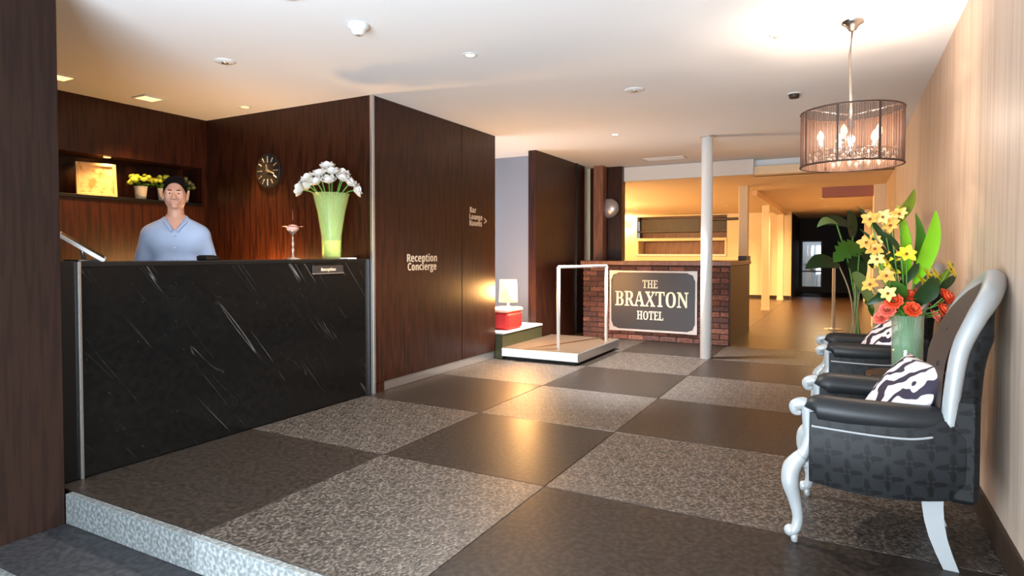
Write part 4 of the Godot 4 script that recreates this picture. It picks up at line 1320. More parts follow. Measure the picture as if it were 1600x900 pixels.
func make_chair() -> Node3D:
	# local: front towards -x, back towards +x; arms at z = +-0.29
	var t := thing("armchair", "armchair", "armchair", Vector3.ZERO, 0.0, "silver framed armchairs along the right wall")
	var A := 0.285
	var st: SurfaceTool
	# side bodies: upholstered panel under each arm (a curved slab)
	for s in [1.0, -1.0]:
		st = mb()
		st.set_smooth_group(0)
		var nx := 14
		var ny := 8
		var outer := []
		var inner := []
		for i in nx + 1:
			var f := float(i) / nx
			var x := lerpf(-0.215, 0.325, f)
			var y0 := 0.262 + 0.03 * pow(absf(f - 0.45) / 0.55, 2.0) + 0.012 * f
			var y1 := 0.575 + 0.03 * f
			var o := []
			var n := []
			for j in ny + 1:
				var g := float(j) / ny
				var bulge := 0.022 * sin(g * PI) + 0.02 * sin(f * PI) - 0.012 * pow(f, 6.0)
				o.append(Vector3(x, lerpf(y0, y1, g), s * (A + 0.035 + bulge)))
				n.append(Vector3(x, lerpf(y0, y1, g), s * (A - 0.045)))
			outer.append(o)
			inner.append(n)
		for i in nx:
			for j in ny:
				var q := [outer[i][j], outer[i + 1][j], outer[i + 1][j + 1], outer[i][j + 1]]
				var r := [inner[i][j], inner[i + 1][j], inner[i + 1][j + 1], inner[i][j + 1]]
				if s < 0:
					q.reverse()
					r.reverse()
				quad(st, q[0], q[1], q[2], q[3])
				quad(st, r[3], r[2], r[1], r[0])
		st.set_smooth_group(-1)
		for i in nx:
			for e in [0, ny]:
				var q := [inner[i][e], inner[i + 1][e], outer[i + 1][e], outer[i][e]]
				if (s > 0) == (e == 0): quad(st, q[0], q[1], q[2], q[3])
				else: quad(st, q[3], q[2], q[1], q[0])
		for j in ny:
			for e in [0, nx]:
				var q := [inner[e][j], outer[e][j], outer[e][j + 1], inner[e][j + 1]]
				if (s > 0) == (e == 0): quad(st, q[0], q[1], q[2], q[3])
				else: quad(st, q[3], q[2], q[1], q[0])
		obj("side_panel", fin(st), M.damask, t)
		# padded arm
		st = mb()
		var pts := curve([Vector3(-0.198, 0.582, s * A), Vector3(-0.180, 0.592, s * A), Vector3(-0.06, 0.590, s * (A + 0.008)), Vector3(0.10, 0.590, s * (A + 0.006)), Vector3(0.21, 0.592, s * (A - 0.01)), Vector3(0.27, 0.60, s * (A - 0.03))], 5)
		tube(st, pts, ramp([0.050, 0.062, 0.064, 0.064, 0.060, 0.045], pts.size()), 18, 0.92)
		obj("arm_pad", fin(st), M.leather, t)
		st = mb()
		tube(st, curve([Vector3(-0.205, 0.525, s * (A + 0.058)), Vector3(0, 0.522, s * (A + 0.075)), Vector3(0.14, 0.525, s * (A + 0.072)), Vector3(0.22, 0.54, s * (A + 0.06))], 6), [0.005], 6)
		obj("piping", fin(st), M.piping, t)
		# carved front post: scroll at the top, S curve into the cabriole leg
		st = mb()
		pts = curve([Vector3(-0.212, 0.595, s * A), Vector3(-0.245, 0.605, s * A), Vector3(-0.275, 0.592, s * A), Vector3(-0.272, 0.568, s * A), Vector3(-0.250, 0.562, s * A)], 6)
		tube(st, pts, ramp([0.024, 0.027, 0.025, 0.020, 0.010], pts.size()), 12, 1.0, Vector3(0, 0, 1))
		pts = curve([Vector3(-0.222, 0.59, s * A), Vector3(-0.222, 0.52, s * A), Vector3(-0.220, 0.46, s * A), Vector3(-0.235, 0.40, s * (A + 0.005)), Vector3(-0.268, 0.35, s * (A + 0.012))], 6)
		tube(st, pts, ramp([0.030, 0.024, 0.021, 0.024, 0.032], pts.size()), 12, 1.0, Vector3(0, 0, 1))
		obj("arm_post", fin(st), M.silver_leaf, t)
		st = mb()
		pts = curve([Vector3(-0.245, 0.38, s * (A + 0.006)), Vector3(-0.282, 0.325, s * (A + 0.016)), Vector3(-0.288, 0.26, s * (A + 0.022)), Vector3(-0.270, 0.18, s * (A + 0.012)), Vector3(-0.258, 0.11, s * (A + 0.01)), Vector3(-0.266, 0.06, s * (A + 0.012)), Vector3(-0.286, 0.04, s * (A + 0.015))], 6)
		tube(st, pts, ramp([0.028, 0.038, 0.037, 0.027, 0.022, 0.022, 0.021], pts.size()), 14, 1.0, Vector3(0, 0, 1))
		ball(st, Vector3(-0.288, 0.046, s * (A + 0.014)), Vector3(0.026, 0.026, 0.024), 12)
		tube(st, [Vector3(-0.272, 0.035, s * (A + 0.012)), Vector3(-0.270, 0.0, s * (A + 0.012))], [0.017, 0.014], 10)
		obj("leg", fin(st), M.silver_leaf, t)
		# rear leg, square and raked
		st = mb(false)
		taper(st, Vector3(0.225, 0.31, s * (A - 0.045)), Vector3(0.292, 0.0, s * (A - 0.045)), 0.038, 0.026)
		obj("leg", fin(st), M.silver_leaf, t)
	# seat base and front rail
	st = mb(false)
	bx(st, Vector3(-0.20, 0.27, -A + 0.046), Vector3(0.27, 0.38, A - 0.046), 0.012)
	obj("seat_base", fin(st), M.damask, t)
	st = mb()
	var fp := curve([Vector3(-0.225, 0.35, -A), Vector3(-0.245, 0.315, -A * 0.6), Vector3(-0.26, 0.28, 0), Vector3(-0.245, 0.315, A * 0.6), Vector3(-0.225, 0.35, A)], 6)
	tube(st, fp, ramp([0.026, 0.028, 0.036, 0.028, 0.026], fp.size()), 12, 1.0)
	obj("front_rail", fin(st), M.silver_leaf, t)
	st = mb(false)
	bx(st, Vector3(-0.235, 0.375, -A + 0.05), Vector3(0.265, 0.475, A - 0.05), 0.035)
	obj("seat_cushion", fin(st), M.leather, t)
	# back: outline in (z, y) with an S profile leaning outwards at the top
	var zs := [-0.285, -0.295, -0.29, -0.265, -0.20, -0.10, 0.0, 0.10, 0.20, 0.265, 0.29, 0.295, 0.285]
	var ys := [0.58, 0.72, 0.88, 1.00, 1.075, 1.115, 1.135, 1.115, 1.075, 1.00, 0.88, 0.72, 0.58]
	var n := zs.size()
	var fr := []
	for i in n: fr.append(Vector3(back_x(ys[i]), ys[i], zs[i]))
	st = mb()
	var frc := curve(fr, 5)
	tube(st, frc, ramp([0.038, 0.040, 0.042, 0.046, 0.048, 0.05, 0.056, 0.05, 0.048, 0.046, 0.042, 0.040, 0.038], frc.size()), 14, 0.75, Vector3(1, 0.2, 0))
	obj("back_frame", fin(st), M.silver_leaf, t)
	st = mb()
	sheet(st, zs, ys, -0.022, 0.035, false)
	obj("back_cushion", fin(st), M.inner_fabric, t)
	st = mb()
	shell_back(st, frc)
	obj("back_cover", fin(st), M.damask, t)
	# lower rear panel closing seat to back
	st = mb(false)
	bx(st, Vector3(0.27, 0.285, -A - 0.036), Vector3(0.372, 0.70, A + 0.036), 0.02)
	obj("rear_panel", fin(st), M.damask, t)
	# buttons in the tufted back
	for r in 3:
		for k in 3 + (r % 2):
			var y: float = 0.68 + r * 0.13
			var z: float = (k - (2 + (r % 2)) / 2.0) * 0.14
			st = mb()
			ball(st, Vector3(back_x(y) - 0.05, y, z), Vector3(0.008, 0.012, 0.012), 8)
			obj("button", fin(st), M.black_soft, t)
	return t

func back_x(y: float) -> float:
	var f := (y - 0.58) / 0.555
	return 0.275 + 0.035 * f + 0.135 * pow(maxf(f - 0.35, 0.0) / 0.65, 1.9)

# the outside of the back: rim just behind the frame, thick and rounded, closing to the rear
func shell_back(st: SurfaceTool, rim: Array) -> void:
	st.set_smooth_group(0)
	var n := rim.size()
	var centre := Vector3(back_x(0.75), 0.72, 0)
	var layers := []
	for L in [[0.004, 1.0], [0.03, 1.015], [0.065, 0.99], [0.088, 0.93], [0.10, 0.80], [0.108, 0.45], [0.11, 0.02]]:
		var row := []
		for i in n:
			var p: Vector3 = rim[i]
			var c := Vector3(back_x(maxf(p.y * L[1] + 0.72 * (1 - L[1]), 0.5)), 0.72, 0)
			var q := Vector3(0, lerpf(centre.y, p.y, L[1]), p.z * L[1])
			var thin := clampf((1.17 - q.y) / 0.25, 0.22, 1.0)
			q.x = back_x(q.y) + L[0] * thin + 0.0 * c.x
			row.append(q)
		layers.append(row)
	for k in layers.size() - 1:
		for i in n - 1:
			quad(st, layers[k][i], layers[k + 1][i], layers[k + 1][i + 1], layers[k][i + 1])
		quad(st, layers[k][n - 1], layers[k + 1][n - 1], layers[k + 1][0], layers[k][0])

# the upholstery of the back between its frame; puff outward
func sheet(st: SurfaceTool, zs: Array, ys: Array, off: float, puff: float, rear: bool) -> void:
	st.set_smooth_group(0)
	var rows := []
	var ny := 16
	var nz := 14
	for j in ny + 1:
		var y := lerpf(0.42 if rear else 0.50, 1.128, float(j) / ny)
		var hw := 0.285
		for i in 6:
			if y >= ys[i] and y <= ys[i + 1]:
				hw = absf(lerpf(zs[i], zs[i + 1], (y - ys[i]) / (ys[i + 1] - ys[i])))
		var row := []
		for k in nz + 1:
			var v := float(k) / nz * 2 - 1
			var bump := (1.0 - v * v) * pow(sin(clampf(float(j) / ny, 0.02, 0.98) * PI), 0.6)
			var x := back_x(maxf(y, 0.5)) + off + (puff if rear else -puff) * bump
			row.append(Vector3(x, y, v * hw))
		rows.append(row)
	for j in ny:
		for k in nz:
			var th := Vector3(0.012, 0, 0)
			var q := [rows[j][k], rows[j][k + 1], rows[j + 1][k + 1], rows[j + 1][k]]
			quad(st, q[0] - th, q[1] - th, q[2] - th, q[3] - th)
			quad(st, q[3] + th, q[2] + th, q[1] + th, q[0] + th)

func slab(st: SurfaceTool, outer: Array, inner: Array, s: float) -> void:
	st.set_smooth_group(-1)
	var n := outer.size()
	var co := Vector3.ZERO
	var ci := Vector3.ZERO
	for i in n:
		co += outer[i] / n
		ci += inner[i] / n
	for i in n:
		var j := (i + 1) % n
		if s > 0:
			tri(st, co, outer[i], outer[j])
			tri(st, ci, inner[j], inner[i])
			quad(st, outer[j], outer[i], inner[i], inner[j])
		else:
			tri(st, co, outer[j], outer[i])
			tri(st, ci, inner[i], inner[j])
			quad(st, outer[i], outer[j], inner[j], inner[i])

func taper(st: SurfaceTool, a: Vector3, b: Vector3, ra: float, rb: float) -> void:
	st.set_smooth_group(-1)
	var n := 5
	var rings := []
	for i in n + 1:
		var f := float(i) / n
		var c := a.lerp(b, f) + Vector3(-0.02 * sin(f * PI), 0, 0)
		var r := lerpf(ra, rb, f)
		rings.append([c + Vector3(-r, 0, -r), c + Vector3(-r, 0, r), c + Vector3(r, 0, r), c + Vector3(r, 0, -r)])
	for i in n:
		for k in 4:
			var j := (k + 1) % 4
			quad(st, rings[i + 1][k], rings[i + 1][j], rings[i][j], rings[i][k])
	quad(st, rings[0][0], rings[0][1], rings[0][2], rings[0][3])
	quad(st, rings[n][3], rings[n][2], rings[n][1], rings[n][0])

# ------------------------------------------------------------------ flowers between the chairs
func flower_table() -> void:
	var at := Vector3(0.31, 0, -4.08)
	var ht := 0.58
	var t := thing("flower_table", "small dark pedestal table between the armchairs under the vase", "table", at)
	var st := mb()
	lathe(st, [Vector2(0, ht - 0.03), Vector2(0.19, ht - 0.03), Vector2(0.20, ht - 0.02), Vector2(0.20, ht - 0.004), Vector2(0.195, ht), Vector2(0, ht)], Vector3.ZERO, 36)
	obj("tabletop", fin(st), M.table_wood, t)
	st = mb()
	lathe(st, [Vector2(0.03, 0.02), Vector2(0.028, 0.12), Vector2(0.04, 0.2), Vector2(0.022, 0.32), Vector2(0.022, 0.5), Vector2(0.05, ht - 0.029)], Vector3.ZERO, 20)
	obj("pedestal", fin(st), M.table_wood, t)
	st = mb()
	lathe(st, [Vector2(0, 0), Vector2(0.17, 0), Vector2(0.17, 0.015), Vector2(0.05, 0.03), Vector2(0, 0.03)], Vector3.ZERO, 32)
	obj("base", fin(st), M.table_wood, t)
	var base := at + Vector3(0, ht, 0)
	var v := thing("glass_vase", "tall clear glass vase with green stems on the small table", "vase", base)
	st = mb()
	lathe(st, [Vector2(0, 0), Vector2(0.07, 0), Vector2(0.075, 0.01), Vector2(0.078, 0.33), Vector2(0.074, 0.33), Vector2(0.071, 0.025), Vector2(0, 0.025)], Vector3.ZERO, 36)
	obj("glass_body", fin(st), M.vase_clear, v)
	st = mb()
	lathe(st, [Vector2(0, 0.026), Vector2(0.070, 0.026), Vector2(0.072, 0.20), Vector2(0, 0.20)], Vector3.ZERO, 28)
	var wm := mat(Color(0.45, 0.72, 0.45, 0.25), 0.05)
	wm.transparency = BaseMaterial3D.TRANSPARENCY_ALPHA
	obj("water", fin(st), wm, v)
	var rt := Vector3(cos(deg_to_rad(28.3)), 0, -sin(deg_to_rad(28.3)))
	var fw := Vector3(-sin(deg_to_rad(28.3)), 0, -cos(deg_to_rad(28.3)))   # away from the camera
	var nst := 0
	# tall leaves: [root px offset, tip px offset] about the vase centre, in metres: x right, y above the vase foot, z away
	var mm := 0.00355
	var leaves := [
		["leaf_lime", 1432, 438, 1467, 322, 0.045, 0.03, "broad lime green leaf standing tallest on the right of the arrangement"],
		["leaf_lime", 1424, 440, 1414, 312, 0.030, 0.08, "narrow lime green leaf standing upright in the middle of the arrangement"],
		["leaf_olive", 1398, 350, 1446, 286, 0.030, 0.10, "olive leaf arching to the top of the arrangement"],
		["leaf", 1442, 420, 1452, 325, 0.030, 0.12, "mid green leaf just behind the broad lime leaf"],
		["leaf_dark", 1415, 420, 1346, 315, 0.020, 0.05, "dark narrow leaf reaching up left over the yellow orchids"],
		["leaf_dark", 1412, 430, 1343, 352, 0.018, 0.0, "thin dark leaf lying between the yellow orchids"],
		["leaf_dark", 1425, 470, 1450, 425, 0.05, -0.05, "dark green leaf in the heart of the arrangement"],
		["leaf_dark", 1440, 455, 1505, 425, 0.03, 0.05, "dark leaf sticking out to the right near the wall"],
		["leaf_olive", 1425, 440, 1436, 330, 0.022, 0.14, "slim olive leaf behind the upright lime leaf"],
		["leaf", 1405, 470, 1385, 430, 0.04, -0.04, "green leaf under the bright yellow orchids"],
		["leaf_dark", 1405, 392, 1362, 352, 0.016, -0.04, "short dark leaf crossing behind the upper amber orchids"],
		["leaf_dark", 1392, 440, 1350, 470, 0.028, -0.02, "dark leaf drooping left below the amber orchids"],
		["leaf_olive", 1450, 445, 1494, 405, 0.018, 0.02, "slim olive leaf rising right beside the wall"],
		["leaf_dark", 1405, 445, 1438, 395, 0.022, 0.02, "dark leaf standing before the broad lime leaf"]]
	for q in leaves:
		var root: Vector3 = rt * ((q[1] - 1420) * mm) + Vector3(0, (580 - q[2]) * mm, 0) + fw * (q[6] * 0.5)
		var tip: Vector3 = rt * ((q[3] - 1420) * mm) + Vector3(0, (580 - q[4]) * mm, 0) + fw * q[6]
		var l := thing("tall_leaf", q[7], "leaf", base, 0.0, "leaves of the tall arrangement")
		st = mb()
		var foot := Vector3(rng.randf_range(-0.03, 0.03), 0.03, rng.randf_range(-0.03, 0.03))
		tube(st, curve([foot, Vector3(root.x * 0.25, 0.30, root.z * 0.25), root], 6), [0.005], 6)
		obj("stalk", fin(st), M.stem, l)
		st = mb()
		blade(st, root, tip, q[5], -fw + Vector3(0, 0.25, 0), fw * -0.05, 0.3, 0.85)
		obj("leaf_blade", fin(st), M[q[0]], l)
	var kinds := {
		"a": ["amber_orchid", "amber orchid left in the tall arrangement", "amber orchids in the tall arrangement", "petal_amber", 0.046],
		"y": ["yellow_orchid", "bright yellow bloom in the tall arrangement", "yellow blooms in the tall arrangement", "petal_yellow", 0.052],
		"c": ["cream_orchid", "cream yellow bloom in the tall arrangement", "cream blooms in the tall arrangement", "petal_cream", 0.044],
		"r": ["red_flower", "orange red bloom above the glass vase", "orange red blooms over the vase", "petal_red", 0.046],
		"p": ["pink_flower", "coral pink bloom above the glass vase", "coral pink blooms over the vase", "petal_pink", 0.044]}
	var heads := [["a", 1352, 338], ["c", 1372, 335], ["a", 1383, 348], ["c", 1396, 340], ["a", 1403, 330], ["a", 1352, 374], ["c", 1368, 372], ["a", 1360, 384], ["a", 1376, 392], ["y", 1404, 392], ["y", 1410, 398], ["y", 1388, 408], ["y", 1395, 420], ["y", 1380, 402], ["c", 1364, 400], ["a", 1370, 425], ["a", 1364, 440], ["c", 1372, 452], ["y", 1446, 428], ["y", 1458, 424], ["y", 1472, 416], ["y", 1440, 438], ["r", 1385, 464], ["r", 1397, 458], ["p", 1408, 466], ["r", 1418, 456], ["p", 1428, 460], ["p", 1436, 455], ["r", 1448, 462], ["r", 1460, 456], ["r", 1470, 458], ["p", 1380, 478], ["r", 1392, 478], ["r", 1462, 476], ["r", 1472, 484], ["p", 1382, 492], ["r", 1410, 476], ["p", 1466, 490]]
	var order := {}
	for key in kinds:
		var mine := heads.filter(func(h): return h[0] == key)
		mine.sort_custom(func(x, y): return x[2] < y[2] if x[2] != y[2] else x[1] < y[1])
		order[key] = mine
	var nth := ["topmost", "second from the top", "third from the top", "fourth from the top", "fifth from the top", "sixth from the top", "seventh from the top", "eighth from the top", "ninth from the top", "tenth from the top"]
	for q in heads:
		var k: Array = kinds[q[0]]
		var zz := rng.randf_range(-0.10, 0.03)
		var head: Vector3 = rt * ((q[1] - 1420) * mm) + Vector3(0, (580 - q[2]) * mm, 0) + fw * zz
		var place: int = order[q[0]].find(q)
		var f := thing(k[0], k[1] + ", " + ("lowest" if place == order[q[0]].size() - 1 else nth[place]), "flower", base, 0.0, k[2])
		st = mb()
		var foot := Vector3(rng.randf_range(-0.04, 0.04), 0.03 + 0.01 * rng.randf(), rng.randf_range(-0.04, 0.04))
		tube(st, curve([foot, Vector3(head.x * 0.2 + foot.x * 0.4, 0.31, head.z * 0.2), Vector3(head.x * 0.7, lerpf(0.31, head.y, 0.6), head.z * 0.7), head], 5), [0.0045, 0.004, 0.0035, 0.003], 6)
		obj("stem", fin(st), M.stem, f)
		var up := (Vector3(head.x, 0.06, head.z).normalized() - fw * 0.7 + Vector3(0, 0.3, 0)).normalized()
		st = mb()
		if q[0] in ["r", "p"]:
			ruffle(st, head, k[4], up)
		else:
			orchid(st, head, k[4], up)
		obj("petal", fin(st), M[k[3]], f)
		st = mb()
		ball(st, head + up * 0.008, Vector3(0.008, 0.008, 0.008), 8)
		obj("flower_centre", fin(st), M.petal_core, f)

func ruffle(st: SurfaceTool, c: Vector3, r: float, up: Vector3) -> void:
	var u := up.cross(Vector3(0.31, 0.22, 0.9)).normalized()
	var w := u.cross(up).normalized()
	for ring in 3:
		var n := 5 + ring * 2
		for k in n:
			var a := TAU * (k + ring * 0.45) / n + rng.randf() * 0.3
			var out := u * cos(a) + w * sin(a)
			blade(st, c - up * r * 0.2, c + out * r * (0.45 + 0.3 * ring) + up * r * (0.62 - 0.26 * ring), r * 0.36, (up - out * 0.3).normalized(), out * r * 0.14, 0.35, 1.2)

func orchid(st: SurfaceTool, c: Vector3, r: float, up: Vector3) -> void:
	var u := up.cross(Vector3(0.31, 0.22, 0.9)).normalized()
	var w := u.cross(up).normalized()
	var tw := rng.randf() * TAU
	for k in 6:
		var a := TAU * k / 6.0 + tw
		var out := u * cos(a) + w * sin(a)
		blade(st, c, c + out * r * (1.15 if k % 2 else 0.95) + up * r * 0.25, r * 0.34, up, up * r * 0.10, 0.3, 0.9)

# ------------------------------------------------------------------ big-leaved plant beyond the far chair
func floor_plant() -> void:
	var at := Vector3(0.10, 0, -6.95)
	var p := thing("floor_plant", "large leaved green plant in a planter beyond the far armchair", "potted plant", at)
	var st := mb()
	lathe(st, [Vector2(0, 0), Vector2(0.15, 0), Vector2(0.19, 0.38), Vector2(0.20, 0.40), Vector2(0.18, 0.40), Vector2(0.17, 0.34), Vector2(0, 0.34)], Vector3.ZERO, 32)
	obj("planter", fin(st), mat(Color(0.50, 0.45, 0.38), 0.6), p)
	st = mb()
	lathe(st, [Vector2(0, 0.345), Vector2(0.165, 0.345)], Vector3.ZERO, 24)
	obj("soil", fin(st), M.black_soft, p)
	var rt := Vector3(cos(deg_to_rad(28.3)), 0, -sin(deg_to_rad(28.3)))
	var fw := Vector3(-sin(deg_to_rad(28.3)), 0, -cos(deg_to_rad(28.3)))
	# scale at this distance: one photo pixel is about 6.3 mm; x from column 1345, y up
	var mm := 0.0063
	var L := [["leaf_dark", 1345, 352, 1284, 352, 0.085, 0.1], ["leaf_pale", 1312, 348, 1276, 356, 0.05, 0.0], ["leaf", 1345, 385, 1298, 410, 0.13, -0.05], ["leaf_dark", 1340, 400, 1352, 445, 0.11, 0.05], ["leaf_dark", 1320, 412, 1262, 420, 0.10, 0.05], ["leaf_pale", 1335, 425, 1358, 482, 0.08, -0.06], ["leaf_dark", 1352, 380, 1372, 420, 0.10, 0.1], ["leaf", 1350, 440, 1362, 495, 0.07, -0.02], ["leaf_dark", 1345, 372, 1330, 330, 0.08, 0.08]]
	for q in L:
		var a: Vector3 = rt * ((q[1] - 1345) * mm) + Vector3(0, H + (397 - q[2]) * mm, 0) + fw * q[6]
		var b: Vector3 = rt * ((q[3] - 1345) * mm) + Vector3(0, H + (397 - q[4]) * mm, 0) + fw * (q[6] - 0.08)
		st = mb()
		blade(st, a, b, q[5], -fw * 0.7 + Vector3(0, 0.7, 0), Vector3(0, 0.05, 0), 0.2, 0.75, 1 if q[0] == "leaf" else 0)
		var lf := obj("leaf", fin(st), M[q[0]], p)
		st = mb()
		tube(st, curve([Vector3(rng.randf_range(-0.06, 0.06), 0.34, rng.randf_range(-0.06, 0.06)), Vector3(a.x * 0.3, lerpf(0.34, a.y, 0.6), a.z * 0.3), a], 5), [0.014, 0.012, 0.007], 7)
		obj("stalk", fin(st), M.stem_pale if q[2] > 400 else M.stem, lf)

# ------------------------------------------------------------------ the man behind the desk
func field_new(lo: Vector3, hi: Vector3, cell: float) -> Dictionary:
	var n := Vector3i(((hi - lo) / cell).ceil()) + Vector3i.ONE
	var a := PackedFloat32Array()
	a.resize(n.x * n.y * n.z)
	a.fill(1.0)
	return {"lo": lo, "n": n, "c": cell, "a": a}

# tapered capsule, optionally flattened: radii at both ends, 'sq' scales space about the segment
func bone(f: Dictionary, p: Vector3, q: Vector3, r0: float, r1: float, k := 0.03, sq := Vector3.ONE) -> void:
	var n: Vector3i = f.n
	var cell: float = f.c
	var lo: Vector3 = f.lo
	var a: PackedFloat32Array = f.a
	var pad := (maxf(r0, r1) * 1.05 + k + cell * 2.0)
	var mn := p.min(q) - Vector3(pad, pad, pad) * sq
	var mx := p.max(q) + Vector3(pad, pad, pad) * sq
	var i0 := Vector3i(((mn - lo) / cell).floor()).clamp(Vector3i.ZERO, n - Vector3i.ONE)
	var i1 := Vector3i(((mx - lo) / cell).ceil()).clamp(Vector3i.ZERO, n - Vector3i.ONE)
	var isq := Vector3.ONE / sq
	var ab := (q - p) * isq
	var ll := maxf(ab.length_squared(), 1e-9)
	for z in range(i0.z, i1.z + 1):
		for y in range(i0.y, i1.y + 1):
			var at := (z * n.y + y) * n.x
			for x in range(i0.x, i1.x + 1):
				var v := (lo + Vector3(x, y, z) * cell - p) * isq
				var t := clampf(v.dot(ab) / ll, 0.0, 1.0)
				var d := (v - ab * t).length() - lerpf(r0, r1, t)
				var e: float = a[at + x]
				var h := maxf(k - absf(d - e), 0.0) / k
				a[at + x] = minf(d, e) - h * h * k * 0.25
	f.a = a

func carve(f: Dictionary, c: Vector3, r: Vector3) -> void:
	var n: Vector3i = f.n
	var a: PackedFloat32Array = f.a
	for z in n.z:
		for y in n.y:
			for x in n.x:
				var v: Vector3 = (f.lo + Vector3(x, y, z) * f.c - c) / r
				if v.length_squared() < 4.0:
					var i := (z * n.y + y) * n.x + x
					a[i] = maxf(a[i], (1.0 - v.length()) * minf(r.x, minf(r.y, r.z)))
	f.a = a

func nets(f: Dictionary, st: SurfaceTool, clip := func(_p): return true) -> void:
	st.set_smooth_group(0)
	var n: Vector3i = f.n
	var a: PackedFloat32Array = f.a
	var cell: float = f.c
	var lo: Vector3 = f.lo
	var verts := {}
	var off := [0, 1, n.x, n.x + 1, n.x * n.y, n.x * n.y + 1, n.x * n.y + n.x, n.x * n.y + n.x + 1]
	var co := [Vector3(0, 0, 0), Vector3(1, 0, 0), Vector3(0, 1, 0), Vector3(1, 1, 0), Vector3(0, 0, 1), Vector3(1, 0, 1), Vector3(0, 1, 1), Vector3(1, 1, 1)]
	var edges := [[0, 1], [2, 3], [4, 5], [6, 7], [0, 2], [1, 3], [4, 6], [5, 7], [0, 4], [1, 5], [2, 6], [3, 7]]
	for z in n.z - 1:
		for y in n.y - 1:
			var row := (z * n.y + y) * n.x
			for x in n.x - 1:
				var i := row + x
				if a[i] > 2.0 * cell or a[i] < -2.0 * cell: continue
				var s := 0
				for k in 8:
					if a[i + off[k]] < 0.0: s += 1
				if s == 0 or s == 8: continue
				var sum := Vector3.ZERO
				var cnt := 0
				for e in edges:
					var va: float = a[i + off[e[0]]]
					var vb: float = a[i + off[e[1]]]
					if (va < 0.0) != (vb < 0.0):
						sum += (co[e[0]] as Vector3).lerp(co[e[1]], va / (va - vb))
						cnt += 1
				verts[i] = lo + (Vector3(x, y, z) + sum / cnt) * cell
	var ax := [1, n.x, n.x * n.y]
	for i in verts:
		for d in 3:
			var u: int = ax[(d + 1) % 3]
			var v: int = ax[(d + 2) % 3]
			var v0: float = a[i]
			var v1: float = a[i + ax[d]]
			if (v0 < 0.0) == (v1 < 0.0): continue
			if not (verts.has(i - u) and verts.has(i - v) and verts.has(i - u - v)): continue
			var q := [verts[i], verts[i - u], verts[i - u - v], verts[i - v]]
			if not clip.call(q[0]): continue
			if v0 < 0.0: quad(st, q[0], q[1], q[2], q[3])
			else: quad(st, q[3], q[2], q[1], q[0])

